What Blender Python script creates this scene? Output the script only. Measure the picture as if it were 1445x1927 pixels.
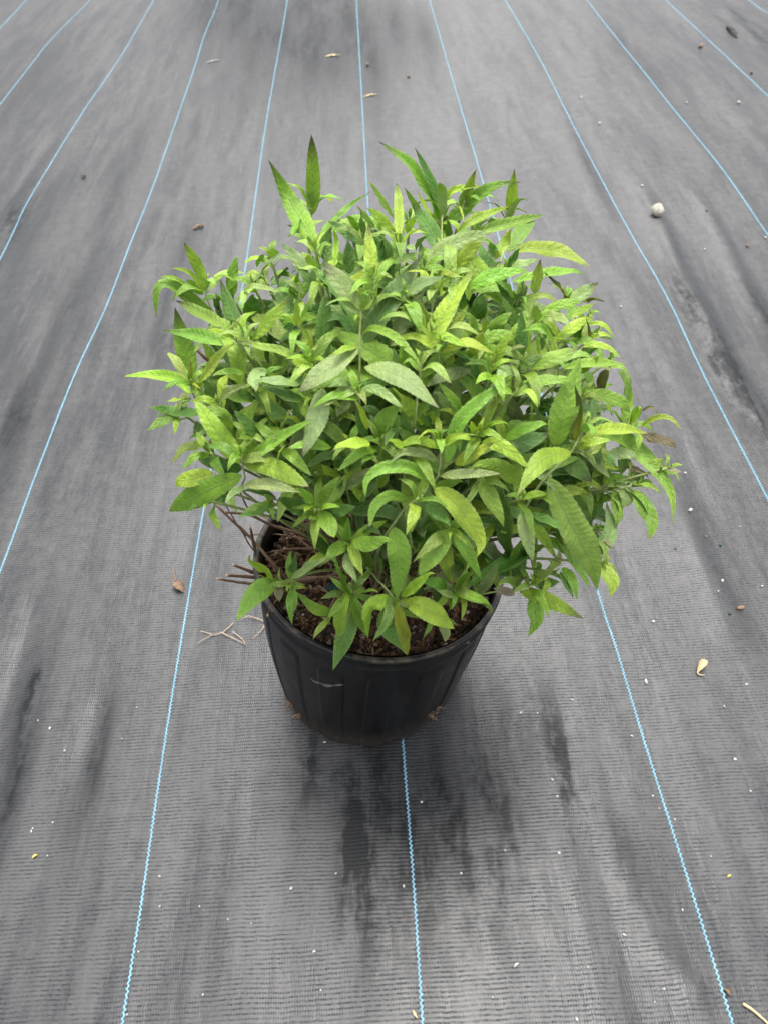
import bpy, math, random
import numpy as np
from mathutils import Vector, Matrix

for _o in list(bpy.data.objects):
    bpy.data.objects.remove(_o, do_unlink=True)
SC = bpy.context.scene
COL = SC.collection
rng = np.random.default_rng(11)

# ------------------------------------------------------------------ camera
F_PX, W_PX, H_PX = 1390.0, 1445.0, 1927.0
PITCH, YAW, ROLL, CAM_H = 0.84435, 0.01056, -0.07022, 0.8978
cp, sp, cyw, syw = math.cos(PITCH), math.sin(PITCH), math.cos(YAW), math.sin(YAW)
FWD = np.array([-syw * cp, cyw * cp, -sp])
_r = np.array([cyw, syw, 0.0]); _u = np.cross(_r, FWD)
RIGHT = math.cos(ROLL) * _r + math.sin(ROLL) * _u
UP = -math.sin(ROLL) * _r + math.cos(ROLL) * _u
CAM = np.array([0.0, 0.0, CAM_H])
cam_data = bpy.data.cameras.new('camera')
cam_data.sensor_fit = 'VERTICAL'; cam_data.sensor_height = 36.0
cam_data.lens = F_PX / H_PX * 36.0
cam_data.clip_start = 0.02; cam_data.clip_end = 400
cam_data.dof.use_dof = True; cam_data.dof.focus_distance = 0.72; cam_data.dof.aperture_fstop = 9.5
cam = bpy.data.objects.new('camera', cam_data); COL.objects.link(cam)
cam.matrix_world = Matrix(((RIGHT[0], UP[0], -FWD[0], CAM[0]), (RIGHT[1], UP[1], -FWD[1], CAM[1]),
                           (RIGHT[2], UP[2], -FWD[2], CAM[2]), (0, 0, 0, 1)))
SC.camera = cam

# ------------------------------------------------------------------ overcast sky, soft sun, exposure
SUN_EL, SUN_AZ = math.radians(75), math.radians(15)      # azimuth from +Y towards +X
world = bpy.data.worlds.new('World'); SC.world = world; world.use_nodes = True
wn, wl = world.node_tree.nodes, world.node_tree.links
bg = wn['Background']; bg.inputs['Strength'].default_value = 0.15
sky = wn.new('ShaderNodeTexSky'); sky.sky_type = 'NISHITA'; sky.sun_disc = False
sky.sun_elevation = SUN_EL; sky.sun_rotation = SUN_AZ; sky.air_density = 1.0; sky.dust_density = 4.0; sky.ozone_density = 1.0
hs = wn.new('ShaderNodeHueSaturation'); hs.inputs['Saturation'].default_value = 0.22
wl.new(sky.outputs['Color'], hs.inputs['Color']); wl.new(hs.outputs['Color'], bg.inputs['Color'])
sun_d = bpy.data.lights.new('sun', 'SUN'); sun_d.energy = 1.0; sun_d.angle = math.radians(22); sun_d.color = (1.0, 0.96, 0.9)
sun = bpy.data.objects.new('sun', sun_d); COL.objects.link(sun)
sdir = Vector((math.sin(SUN_AZ) * math.cos(SUN_EL), math.cos(SUN_AZ) * math.cos(SUN_EL), math.sin(SUN_EL)))
sun.rotation_euler = sdir.to_track_quat('Z', 'Y').to_euler(); sun.location = (1.5, 3.0, 5.0)
SC.view_settings.view_transform = 'Standard'; SC.view_settings.look = 'None'
SC.view_settings.gamma = 1.0; SC.view_settings.use_curve_mapping = False
SC.view_settings.exposure = 1.33
SC.render.engine = 'CYCLES'

# ------------------------------------------------------------------ helpers
def ray(x, y):
    return FWD + RIGHT * (x - 722.5) / F_PX - UP * (y - 963.5) / F_PX

def on_plane(x, y, z=0.0):
    d = ray(x, y); return CAM + d * ((z - CAM[2]) / d[2])

def project(P):
    v = np.asarray(P) - CAM; d = v @ FWD
    return np.stack([722.5 + F_PX * (v @ RIGHT) / d, 963.5 - F_PX * (v @ UP) / d], -1)

def unit(v):
    v = np.asarray(v, float); return v / (np.linalg.norm(v, axis=-1, keepdims=True) + 1e-12)

WORLD_LOC = {}
def place(o, loc, parent=None, **props):
    COL.objects.link(o)
    loc = np.asarray(loc, float); WORLD_LOC[o.name] = loc
    if parent is not None:
        o.parent = parent; o.location = loc - WORLD_LOC[parent.name]
    else:
        o.location = loc
    for k, v in props.items(): o[k] = v
    return o

def empty(name, loc, **props):
    o = bpy.data.objects.new(name, None); o.empty_display_size = 0.02
    return place(o, loc, None, **props)

def mesh(name, verts, faces, mats, smooth=True, uv=None, col=None, mat_idx=None, attrs=None):
    me = bpy.data.meshes.new(name)
    verts = np.asarray(verts, np.float32)
    if isinstance(faces, np.ndarray):
        n, k = faces.shape
        me.vertices.add(len(verts)); me.vertices.foreach_set('co', verts.ravel())
        me.loops.add(n * k); me.loops.foreach_set('vertex_index', faces.astype(np.int32).ravel())
        me.polygons.add(n); me.polygons.foreach_set('loop_start', np.arange(0, n * k, k, dtype=np.int32))
        me.update(calc_edges=True)
    else:
        me.from_pydata(verts.tolist(), [], [list(f) for f in faces])
    for m in (mats if isinstance(mats, (list, tuple)) else [mats]): me.materials.append(m)
    me.polygons.foreach_set('use_smooth', np.full(len(me.polygons), smooth))
    if mat_idx is not None: me.polygons.foreach_set('material_index', np.asarray(mat_idx, np.int32))
    li = np.empty(len(me.loops), np.int32); me.loops.foreach_get('vertex_index', li)
    if uv is not None:
        l = me.uv_layers.new(name='UVMap'); l.data.foreach_set('uv', np.asarray(uv, np.float32)[li].ravel())
    if col is not None:
        a = me.color_attributes.new('tone', 'FLOAT_COLOR', 'POINT')
        c = np.ones((len(verts), 4), np.float32); c[:, :3] = col; a.data.foreach_set('color', c.ravel())
    for k, v in (attrs or {}).items():
        a = me.attributes.new(k, 'FLOAT', 'POINT'); a.data.foreach_set('value', np.asarray(v, np.float32))
    me.update()
    return me

def grid_faces(n, m, off=0, flip=False, wrap=False):
    """quads for an n x m vertex grid (row-major)."""
    i, j = np.meshgrid(np.arange(n - 1), np.arange(m if wrap else m - 1), indexing='ij')
    j2 = (j + 1) % m
    q = np.stack([i * m + j, i * m + j2, (i + 1) * m + j2, (i + 1) * m + j], -1).reshape(-1, 4) + off
    return q[:, ::-1] if flip else q

def obj(name, me, loc, parent=None, **props):
    return place(bpy.data.objects.new(name, me), loc, parent, **props)

def catmull(pts, n):
    pts = np.asarray(pts, float)
    if len(pts) == 2: pts = np.array([pts[0], (pts[0] + pts[1]) / 2, pts[1]])
    P = np.vstack([2 * pts[0] - pts[1], pts, 2 * pts[-1] - pts[-2]])
    out = []
    for i in range(1, len(P) - 2):
        t = np.linspace(0, 1, 16, endpoint=False)[:, None]
        a, b, c, d = P[i - 1], P[i], P[i + 1], P[i + 2]
        out.append(.5 * ((2 * b) + (c - a) * t + (2 * a - 5 * b + 4 * c - d) * t ** 2 + (3 * b - a - 3 * c + d) * t ** 3))
    out = np.vstack(out + [pts[-1:]])
    s = np.r_[0, np.cumsum(np.linalg.norm(np.diff(out, axis=0), axis=1))]
    q = np.linspace(0, s[-1], n)
    return np.stack([np.interp(q, s, out[:, k]) for k in range(3)], -1)

def tube(P, R, k=8, wob=0.0):
    """closed tapered tube along points P with radii R -> verts, faces (list)"""
    P = np.asarray(P, float); n = len(P); R = np.broadcast_to(R, (n,)).astype(float)
    T = unit(np.gradient(P, axis=0))
    ref = np.array([0, 0, 1.0]) if abs(T[0][2]) < .9 else np.array([1.0, 0, 0])
    A = []; a = unit(np.cross(T[0], ref))
    for t in T:
        a = unit(a - (a @ t) * t); A.append(a)
    A = np.array(A); B = np.cross(T, A)
    th = np.linspace(0, 2 * math.pi, k, endpoint=False)
    rr = R[:, None] * (1 + wob * rng.normal(size=(n, k)))
    V = P[:, None] + rr[..., None] * (np.cos(th)[None, :, None] * A[:, None] + np.sin(th)[None, :, None] * B[:, None])
    V = V.reshape(-1, 3)
    f = [tuple(q) for q in grid_faces(n, k, wrap=True)]
    f += [tuple(range(k - 1, -1, -1)), tuple(range((n - 1) * k, n * k))]
    return V, f

def join(parts):
    """[(verts, faces)] -> verts, faces"""
    V, Fa, o = [], [], 0
    for v, f in parts:
        V.append(v); Fa += [tuple(int(i) + o for i in q) for q in f]; o += len(v)
    return np.vstack(V), Fa

class Mat:
    def __init__(s, name):
        s.m = bpy.data.materials.new(name); s.m.use_nodes = True
        s.n = s.m.node_tree.nodes; s.l = s.m.node_tree.links
        s.p = s.n['Principled BSDF']; s.out = s.n['Material Output']
    def new(s, t, **kw):
        n = s.n.new(t)
        for k, v in kw.items(): setattr(n, k, v)
        return n
    def lk(s, a, b): s.l.new(a, b); return b
    def math(s, op, a, b=None, c=None, clamp=False):
        n = s.new('ShaderNodeMath', operation=op, use_clamp=clamp)
        for i, v in enumerate((a, b, c)):
            if v is None: continue
            if isinstance(v, (int, float)): n.inputs[i].default_value = v
            else: s.lk(v, n.inputs[i])
        return n.outputs[0]
    def rng(s, v, a, b, c, d, smooth=False):
        n = s.new('ShaderNodeMapRange'); n.clamp = True
        if smooth: n.interpolation_type = 'SMOOTHSTEP'
        s.lk(v, n.inputs[0])
        for i, x in enumerate((a, b, c, d)): n.inputs[i + 1].default_value = x
        return n.outputs[0]
    def noise(s, scale, detail=3, rough=.55, vec=None, sc3=None):
        n = s.new('ShaderNodeTexNoise'); n.inputs['Scale'].default_value = scale
        n.inputs['Detail'].default_value = detail; n.inputs['Roughness'].default_value = rough
        if vec is None: vec = s.new('ShaderNodeTexCoord').outputs['Object']
        if sc3:
            mp = s.new('ShaderNodeMapping'); mp.inputs['Scale'].default_value = sc3; s.lk(vec, mp.inputs[0]); vec = mp.outputs[0]
        s.lk(vec, n.inputs['Vector']); return n.outputs['Fac']
    def mix(s, f, a, b, mode='MIX'):
        n = s.new('ShaderNodeMix', data_type='RGBA', blend_type=mode)
        for i, v in ((0, f), (6, a), (7, b)):
            if isinstance(v, (int, float)): n.inputs[i].default_value = v
            elif isinstance(v, tuple): n.inputs[i].default_value = (*v, 1)[:4]
            else: s.lk(v, n.inputs[i])
        return n.outputs[2]
    def bump(s, h, dist, strength=1.0, normal=None):
        n = s.new('ShaderNodeBump'); n.inputs['Distance'].default_value = dist; n.inputs['Strength'].default_value = strength
        s.lk(h, n.inputs['Height'])
        if normal is not None: s.lk(normal, n.inputs['Normal'])
        return n.outputs['Normal']
    def setp(s, **kw):
        for k, v in kw.items():
            i = s.p.inputs[k.replace('_', ' ')]
            if isinstance(v, (int, float)): i.default_value = v
            elif isinstance(v, tuple): i.default_value = (*v, 1)[:4]
            else: s.lk(v, i)
        return s.m

# ------------------------------------------------------------------ key places (metres)
POT_BASE = np.array([-0.041, 0.520, 0.0]); BASE_R = 0.118
RIM_C = np.array([-0.014, 0.512, 0.243]); RIM_R = 0.141
RIM_N = unit(np.array([math.sin(.15), math.sin(.10), 1.0]))
BUSH_C = np.array([0.015, 0.535, 0.42]); BUSH_R = np.array([0.215, 0.19, 0.20])

# ------------------------------------------------------------------ materials
def fabric_material():
    M = Mat('woven_fabric')
    co = M.new('ShaderNodeTexCoord').outputs['Object']
    sx = M.new('ShaderNodeSeparateXYZ'); M.lk(co, sx.inputs[0])
    X, Y = sx.outputs[0], sx.outputs[1]
    # weft rows wander a little
    wob = M.noise(7.0, 3, .6, co, (1.0, .6, 1)); wob2 = M.noise(90.0, 1, .5, co, (1, .25, 1))
    y2 = M.math('ADD', Y, M.math('ADD', M.math('MULTIPLY', M.math('SUBTRACT', wob, .5), .007),
                                 M.math('MULTIPLY', M.math('SUBTRACT', wob2, .5), .0016)))
    row = M.math('PINGPONG', M.math('MULTIPLY', y2, 1 / .0044), .5)              # 0 in the gap, .5 on the rib
    rowi = M.math('FLOOR', M.math('MULTIPLY', y2, 1 / .0044))
    wn_ = M.new('ShaderNodeTexWhiteNoise', noise_dimensions='1D'); M.lk(rowi, wn_.inputs['W'])
    colp = M.math('PINGPONG', M.math('ADD', M.math('MULTIPLY', X, 1 / .0027), M.math('ADD', wn_.outputs['Value'], M.math('MULTIPLY', wob2, 1.2))), .5)
    gap = M.math('MULTIPLY', M.rng(row, .10, .30, 1, 0, True), M.rng(colp, .16, .36, 1, .35, True))
    loose = M.noise(30.0, 3, .7, co, (1, 1.6, 1))
    gap = M.math('MULTIPLY', gap, M.rng(loose, .36, .56, .25, 1.0))
    dash = M.noise(230., 2, .6, co, (1.0, 1.3, 1))
    gap = M.math('MULTIPLY', gap, M.rng(dash, .40, .58, .35, 1.0))
    # dust in streaks along the rows, painted reflections and dark streaks from the mesh
    streak = M.noise(9.0, 5, .62, co, (1.5, .22, 1)); streak2 = M.noise(30.0, 4, .55, co, (1.2, .2, 1))
    fine = M.noise(420.0, 2, .6, co); blot = M.noise(2.2, 4, .55, co, (1, .6, 1)); mot = M.noise(60., 4, .7, co, (1, .7, 1))
    dust = M.math('ADD', M.math('MULTIPLY', streak, .75), M.math('MULTIPLY', streak2, .40))
    dust = M.math('ADD', dust, M.math('MULTIPLY', blot, .25)); dust = M.math('ADD', dust, M.math('MULTIPLY', mot, .34))
    dust = M.math('ADD', dust, M.math('MULTIPLY', fine, .30))
    att = M.new('ShaderNodeAttribute', attribute_name='refl_streak').outputs['Fac']
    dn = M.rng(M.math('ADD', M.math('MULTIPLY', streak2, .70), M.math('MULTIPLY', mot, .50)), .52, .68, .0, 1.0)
    refl_streak = M.math('MULTIPLY', att, M.math('ADD', .30, M.math('MULTIPLY', dn, 1.0)), clamp=True)
    att2 = M.new('ShaderNodeAttribute', attribute_name='far_refl').outputs['Fac']
    refl_streak = M.math('MAXIMUM', refl_streak, M.math('MULTIPLY', att2, M.rng(streak, .35, .6, .7, 1.0)))  # dark reflection at the far edge, painted in with streaks
    dustm = M.rng(dust, .91, 1.13, 0, 1)
    c = M.mix(dustm, (.012, .012, .0135), (.062, .0607, .060))
    c = M.mix(refl_streak, c, (.010, .0103, .011))  # dark reflections and streaks go straight into the base colour
    c = M.mix(M.math('MULTIPLY', gap, 1.0), c, (.012, .018, .020))
    h = M.math('SUBTRACT', M.math('MULTIPLY', M.rng(row, 0, .4, 0, 1, True), 1.0), M.math('MULTIPLY', gap, .6))
    h = M.math('ADD', h, M.math('MULTIPLY', M.rng(colp, 0, .5, 0, 1, True), .35))
    h2 = M.math('ADD', M.math('MULTIPLY', streak2, 1.0), M.math('MULTIPLY', mot, .35))
    nb = M.bump(h2, .0013, 1.0)
    nb = M.bump(h, .0003, .5, nb)
    tg = M.new('ShaderNodeCombineXYZ'); tg.inputs[1].default_value = 1.0      # tapes shine along the rows
    rough = M.math('SUBTRACT', M.rng(dustm, 0, 1, .42, .56), M.math('MULTIPLY', refl_streak, .08))
    return M.setp(Base_Color=c, Roughness=rough, Normal=nb, Anisotropic=.75, Tangent=tg.outputs[0],
                  Specular_IOR_Level=M.math('MULTIPLY', M.math('SUBTRACT', 1.0, M.math('MULTIPLY', refl_streak, .7)), M.math('SUBTRACT', .84, M.math('MULTIPLY', gap, .7))))

def plain(name, c1, c2, scale=200., rough=.6, bump=.0, spec=.4, bscale=None):
    M = Mat(name); f = M.noise(scale, 4, .65)
    c = M.mix(M.rng(f, .3, .7, 0, 1), c1, c2)
    M.setp(Base_Color=c, Roughness=rough, Specular_IOR_Level=spec)
    if bump: M.setp(Normal=M.bump(M.noise(bscale or scale, 5, .7), bump))
    return M.m

def thread_material():
    M = Mat('blue_thread'); f = M.noise(14., 4, .7); g = M.noise(900., 2, .5)
    c = M.mix(M.rng(f, .3, .7, 0, 1), (.10, .25, .35), (.18, .38, .49))
    c = M.mix(M.math('MULTIPLY', M.rng(g, .35, .75, 0, 1), .35), c, (.30, .58, .72))
    return M.setp(Base_Color=c, Roughness=.38, Specular_IOR_Level=.5)

def pot_material(name='black_plastic'):
    M = Mat(name)
    co = M.new('ShaderNodeTexCoord').outputs['Object']
    geo = M.new('ShaderNodeNewGeometry').outputs['Position']
    sx = M.new('ShaderNodeSeparateXYZ'); M.lk(geo, sx.inputs[0])
    n1 = M.noise(28., 5, .7, geo); n2 = M.noise(260., 3, .7, geo); n3 = M.noise(9., 3, .6, geo)
    scr = M.noise(60., 4, .7, geo, (1, 1, .12))
    edge = M.math('ADD', sx.outputs[2], M.math('MULTIPLY', M.math('SUBTRACT', n1, .5), .09))
    dirt = M.math('MULTIPLY', M.rng(edge, .0, .075, 1, 0, True), M.rng(n2, .25, .7, .45, 1))
    dusty = M.math('MULTIPLY', M.rng(scr, .45, .78, 0, 1), M.rng(n3, .35, .7, .15, .8))
    c = M.mix(dusty, (.004, .004, .0042), (.018, .0175, .0165))
    c = M.mix(M.math('MULTIPLY', dirt, .6), c, (.070, .052, .036))
    if name == 'rim_plastic':
        lip = M.new('ShaderNodeAttribute', attribute_name='lip').outputs['Fac']
        c = M.mix(M.math('MULTIPLY', lip, M.rng(n1, .48, .62, 0, .7)), c, (.13, .10, .065))
    sp_ = M.rng(n2, .70, .76, 0, 1); c = M.mix(M.math('MULTIPLY', sp_, .5), c, (.11, .10, .085))
    r = M.math('ADD', M.rng(n1, .3, .7, .30, .44), M.math('MULTIPLY', dirt, .35))
    return M.setp(Base_Color=c, Roughness=r, Specular_IOR_Level=.36, Normal=M.bump(M.noise(140., 4, .6, geo), .0006, .35))

def leaf_material(name, under=False):
    M = Mat(name)
    uv = M.new('ShaderNodeUVMap').outputs['UV']; sx = M.new('ShaderNodeSeparateXYZ'); M.lk(uv, sx.inputs[0])
    co = M.new('ShaderNodeNewGeometry').outputs['Position']
    av = M.math('ABSOLUTE', sx.outputs[1])
    wig = M.math('MULTIPLY', M.math('SUBTRACT', M.noise(130., 2, .5, co), .5), .55)
    s = M.math('ADD', M.math('SUBTRACT', M.math('MULTIPLY', sx.outputs[0], 1.55), M.math('MULTIPLY', M.math('POWER', av, .8), 1.15)), wig)
    pp = M.math('PINGPONG', s, .5)
    mid = M.rng(av, .02, .085, 1, 0, True)
    vein = M.math('MULTIPLY', M.rng(pp, .02, .12, 1, 0, True), M.rng(av, .55, 1.0, 1, .25))
    vor = M.new('ShaderNodeTexVoronoi'); vor.feature = 'DISTANCE_TO_EDGE'; vor.inputs['Scale'].default_value = 420.; M.lk(co, vor.inputs['Vector'])
    cell = M.rng(vor.outputs['Distance'], 0, .28, 0, 1, True)
    mott = M.noise(75., 4, .65, co); fine = M.noise(600., 2, .6, co)
    tone = M.new('ShaderNodeAttribute', attribute_name='tone').outputs['Color']
    c = M.mix(M.rng(mott, .34, .66, 0, 1), M.mix(1.0, tone, (.79, .83, .74), 'MULTIPLY'), M.mix(1.0, tone, (1.17, 1.12, 1.15), 'MULTIPLY'))
    c = M.mix(M.math('MULTIPLY', M.math('SUBTRACT', 1.0, cell), .22), c, M.mix(1.0, tone, (.55, .62, .5), 'MULTIPLY'))
    pale = M.mix(.5, tone, (.40, .50, .22))
    c = M.mix(M.math('MULTIPLY', vein, .30 if not under else .2), c, pale)
    c = M.mix(M.math('MULTIPLY', mid, .75), c, pale)
    spot = M.math('MULTIPLY', M.rng(M.noise(210., 3, .7, co), .66, .72, 0, 1), M.rng(M.noise(16., 2, .5, co), .5, .62, 0, .75))
    c = M.mix(spot, c, (.20, .13, .05))
    h = M.math('ADD', M.math('MULTIPLY', M.rng(pp, 0, .42, 0, 1, True), .45), M.math('MULTIPLY', mott, 1.5))
    h = M.math('SUBTRACT', M.math('ADD', h, M.math('MULTIPLY', cell, .35)), M.math('MULTIPLY', mid, .8))
    nb = M.bump(h, (.0007 if not under else .0005), .7)
    M.setp(Base_Color=c, Roughness=M.rng(fine, .3, .7, .38, .54) if not under else .75, Specular_IOR_Level=.5 if not under else .2, Normal=nb)
    tr = M.new('ShaderNodeBsdfTranslucent'); M.lk(M.mix(1.0, c, (1.25, 1.25, .55), 'MULTIPLY'), tr.inputs['Color']); M.lk(nb, tr.inputs['Normal'])
    mx = M.new('ShaderNodeMixShader'); mx.inputs[0].default_value = .42
    M.lk(M.p.outputs[0], mx.inputs[1]); M.lk(tr.outputs[0], mx.inputs[2]); M.lk(mx.outputs[0], M.out.inputs['Surface'])
    return M.m

def tone_material(name, rough=.6, spec=.3, scale=300., bump=.0004, lo=(.7, .7, .7), hi=(1.25, 1.22, 1.2)):
    M = Mat(name); t = M.new('ShaderNodeAttribute', attribute_name='tone').outputs['Color']; f = M.noise(scale, 4, .65)
    c = M.mix(M.rng(f, .3, .7, 0, 1), M.mix(1.0, t, lo, 'MULTIPLY'), M.mix(1.0, t, hi, 'MULTIPLY'))
    return M.setp(Base_Color=c, Roughness=rough, Specular_IOR_Level=spec, Normal=M.bump(f, bump))

M_FABRIC = fabric_material(); M_THREAD = thread_material(); M_POT = pot_material(); M_RIM = pot_material('rim_plastic')
M_LEAF = leaf_material('leaf_upper'); M_UNDER = leaf_material('leaf_underside', True)
M_STEM = tone_material('stem_skin', .6, .3, 260.); M_SOIL = tone_material('potting_mix', .85, .15, 500., .0008, (.55, .55, .55), (1.4, 1.35, 1.3))
M_PRILL = plain('fertilizer_green', (.010, .055, .042), (.022, .10, .075), 300., .45)
M_PERL = plain('perlite_white', (.34, .33, .30), (.62, .61, .58), 500., .8, .0004)
M_STONE = plain('pale_stone', (.28, .26, .20), (.56, .54, .47), 110., .75, .0012, .3, 260.)
M_DRY = plain('dry_leaf', (.33, .25, .15), (.55, .46, .32), 300., .75, .0006)
M_BROWN = plain('brown_litter', (.14, .085, .05), (.30, .20, .13), 300., .8, .0005)
M_DARK = plain('dark_litter', (.035, .030, .025), (.08, .065, .05), 300., .8, .0005)
M_STRAW = plain('straw', (.42, .31, .16), (.62, .50, .30), 300., .6, .0003)
M_YEL = plain('yellow_petal', (.55, .50, .08), (.72, .66, .16), 300., .6)
M_SCUFF = plain('scuff_grey', (.035, .034, .032), (.12, .118, .11), 240., .7)
M_LINEN = plain('pale_root', (.40, .30, .20), (.58, .46, .33), 300., .8)

# ------------------------------------------------------------------ ground sheet
def smooth_noise(x, y, sx, sy, seed):
    r = np.random.default_rng(seed); N = 64; tab = r.normal(size=(N, N))
    u, v = x * sx, y * sy; iu, iv = np.floor(u).astype(int), np.floor(v).astype(int)
    fu, fv = u - iu, v - iv; fu, fv = fu * fu * (3 - 2 * fu), fv * fv * (3 - 2 * fv)
    g = lambda a, b: tab[a % N, b % N]
    return (g(iu, iv) * (1 - fu) + g(iu + 1, iv) * fu) * (1 - fv) + (g(iu, iv + 1) * (1 - fu) + g(iu + 1, iv + 1) * fu) * fv

CREASES = []      # polyline on the ground, height, half width
def crease(px, h, w): CREASES.append((np.array([on_plane(*q)[:2] for q in px]), h, w))
crease([(1165, 290), (1205, 345), (1252, 440), (1290, 525), (1330, 590), (1385, 700), (1445, 800), (1520, 930)], .009, .022)
crease([(1290, 330), (1345, 420), (1392, 510), (1420, 570), (1470, 650)], .007, .022)
crease([(1195, 1740), (1255, 1800), (1300, 1862), (1340, 1930)], .006, .007)
crease([(1040, 180), (1110, 330), (1170, 450)], .004, .03)
crease([(0, 870), (35, 760), (75, 680), (120, 560)], -.006, .03)
crease([(0, 420), (60, 330), (120, 240)], -.006, .03)
crease([(0, 1380), (50, 1230), (85, 1080)], -.005, .022)
crease([(150, 1480), (185, 1380), (205, 1290)], -.003, .02)
crease([(285, 680), (310, 600), (340, 500)], .004, .025)
crease([(1290, 960), (1350, 1090), (1400, 1230)], .004, .025)
crease([(1150, 1540), (1215, 1700), (1265, 1850)], .0012, .022)
crease([(1360, 0), (1400, 50), (1445, 95)], .006, .03)

def ground_h(x, y):
    x, y = np.asarray(x, float), np.asarray(y, float)
    h = .0009 * smooth_noise(x, y, 9, 1.4, 1) + .0005 * smooth_noise(x, y, 22, 2.6, 2) + .006 * smooth_noise(x, y, 1.6, .9, 3) + .0004 * smooth_noise(x, y, 45, 9, 5)
    for poly, amp, w in CREASES:
        a, b = poly[:-1], poly[1:]
        best = np.full(x.shape, 9.0); sgn = np.zeros(x.shape); tt = np.zeros(x.shape)
        for k in range(len(a)):
            d = b[k] - a[k]; L2 = d @ d
            t = np.clip(((x - a[k][0]) * d[0] + (y - a[k][1]) * d[1]) / L2, 0, 1)
            ex, ey = x - a[k][0] - t * d[0], y - a[k][1] - t * d[1]; dist = np.hypot(ex, ey); m = dist < best
            best = np.where(m, dist, best); sgn = np.where(m, np.sign(ex * d[1] - ey * d[0]), sgn); tt = np.where(m, (k + t) / len(a), tt)
        fade = np.clip(np.minimum(tt, 1 - tt) * 5, 0, 1)
        h = h + amp * fade * np.exp(-(best / w) ** 2) * np.where(sgn * np.sign(amp) > 0, 1, np.exp(-best / (w * .35)))
    r = np.hypot(x - POT_BASE[0], y - POT_BASE[1])
    flat = np.clip((r - .14) / .16, 0, 1); flat = flat * flat * (3 - 2 * flat)
    far = np.clip((6.0 - np.hypot(x, y)) / 2.0, 0, 1)
    return h * flat * far

def axis(lo, hi, step, far):
    a = np.arange(lo, hi + 1e-6, step); g = []; s = step
    v = 0
    while v < far: s *= 1.35; v += s; g.append(v)
    g = np.array(g); return np.r_[(lo - g)[::-1], a, hi + g]
gx, gy = axis(-2.0, 2.0, .013, 60), axis(-.15, 4.3, .013, 60)
GX, GY = np.meshgrid(gx, gy, indexing='xy')
GZ = ground_h(GX, GY)
refl_streak = np.zeros_like(GX); far_refl = np.zeros_like(GX)
def blob(px, py, rx, ry, s):  # soft dark spot
    global refl_streak, far_refl
    c = on_plane(px, py)
    if py < 200 and px < 850: far_refl = far_refl + .8 * s * np.exp(-(((GX - c[0]) / rx) ** 2 + ((GY - c[1]) / ry) ** 2)); return
    refl_streak = refl_streak + s * np.exp(-(((GX - c[0]) / rx) ** 2 + ((GY - c[1]) / ry) ** 2))
for b in [(520, -10, .30, .95, 1.3), (400, 5, .16, .45, .7), (650, 50, .20, .7, .9), (745, 40, .05, .5, .7), (800, 60, .04, .4, .8), (705, 160, .05, .6, .5), (560, 130, .3, .5, .35),  # painted reflection of something dark beyond the far edge
          (590, 1430, .022, .06, .7), (690, 1450, .045, .09, .6), (760, 1600, .07, .14, .6), (850, 1530, .05, .11, .55), (945, 1500, .03, .10, .6), (1060, 1450, .016, .08, .9), (1085, 1540, .014, .05, .7),  # pot and shrub reflection painted onto the fabric in front
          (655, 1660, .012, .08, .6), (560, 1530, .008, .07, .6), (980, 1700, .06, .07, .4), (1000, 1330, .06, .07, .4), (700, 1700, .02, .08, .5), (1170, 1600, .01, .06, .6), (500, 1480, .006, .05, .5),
          (20, 1500, .016, .14, .8), (170, 1500, .02, .12, .6), (60, 1290, .016, .1, .8), (195, 1330, .012, .08, .6), (30, 780, .06, .18, .7), (320, 640, .03, .14, .6), (350, 480, .03, .22, .45), (295, 850, .012, .1, .5),  # from here darker streaks at the sides and folds
          (1400, 740, .045, .2, .8), (1440, 600, .04, .2, .7), (1290, 560, .025, .16, .7), (1345, 650, .02, .12, .8), (20, 420, .08, .3, .7), (140, 560, .03, .14, .5), (1240, 1700, .03, .12, .4), (1380, 1100, .03, .14, .4),
          (1330, 980, .02, .1, .4), (1200, 120, .06, .5, .45), (1420, 60, .12, .6, .55), (250, 300, .05, .4, .35), (60, 150, .1, .6, .5), (1010, 110, .03, .4, .35), (1110, 330, .02, .2, .5)]:
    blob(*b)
gm = mesh('ground', np.stack([GX, GY, GZ], -1).reshape(-1, 3), grid_faces(len(gy), len(gx)), M_FABRIC, attrs={'refl_streak': np.clip(refl_streak, 0, 1).ravel(), 'far_refl': np.clip(far_refl, 0, .95).ravel()})
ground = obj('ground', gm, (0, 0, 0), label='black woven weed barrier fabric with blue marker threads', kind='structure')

# blue marker threads woven into the fabric, one mesh each
LINES = [[(-60, 120), (0, 55), (50, 0), (90, -50)], [(-90, 330), (0, 200), (90, 82), (170, 0), (260, -100)], [(-100, 680), (0, 490), (30, 430), (60, 370), (155, 215), (225, 110), (290, 0), (350, -100)],
         [(-150, 1440), (0, 1080), (75, 880), (145, 700), (200, 580), (245, 462), (300, 320), (365, 130), (385, 65), (412, 0), (440, -100)],
         [(200, 2150), (233, 1927), (268, 1700), (315, 1370), (350, 1150), (382, 955), (425, 720), (463, 495), (485, 345), (505, 210), (541, 0), (556, -100)],
         [(812, 2150), (795, 1927), (777, 1650), (758, 1395), (740, 1130), (716, 760), (692, 380), (681, 180), (671, 0), (667, -100)],
         [(1450, 2150), (1372, 1910), (1305, 1690), (1215, 1400), (1160, 1215), (1125, 1105), (1035, 790), (960, 520), (921, 385), (855, 165), (808, 0), (782, -100)],
         [(1640, 1300), (1445, 930), (1330, 710), (1255, 555), (1170, 410), (1085, 255), (1020, 125), (948, 0), (890, -100)],
         [(1600, 650), (1445, 445), (1360, 325), (1270, 215), (1180, 100), (1103, 0), (1030, -100)],
         [(1560, 300), (1445, 188), (1320, 60), (1255, 0), (1150, -100)], [(1500, 60), (1445, 20), (1412, -2), (1290, -100)]]
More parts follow.
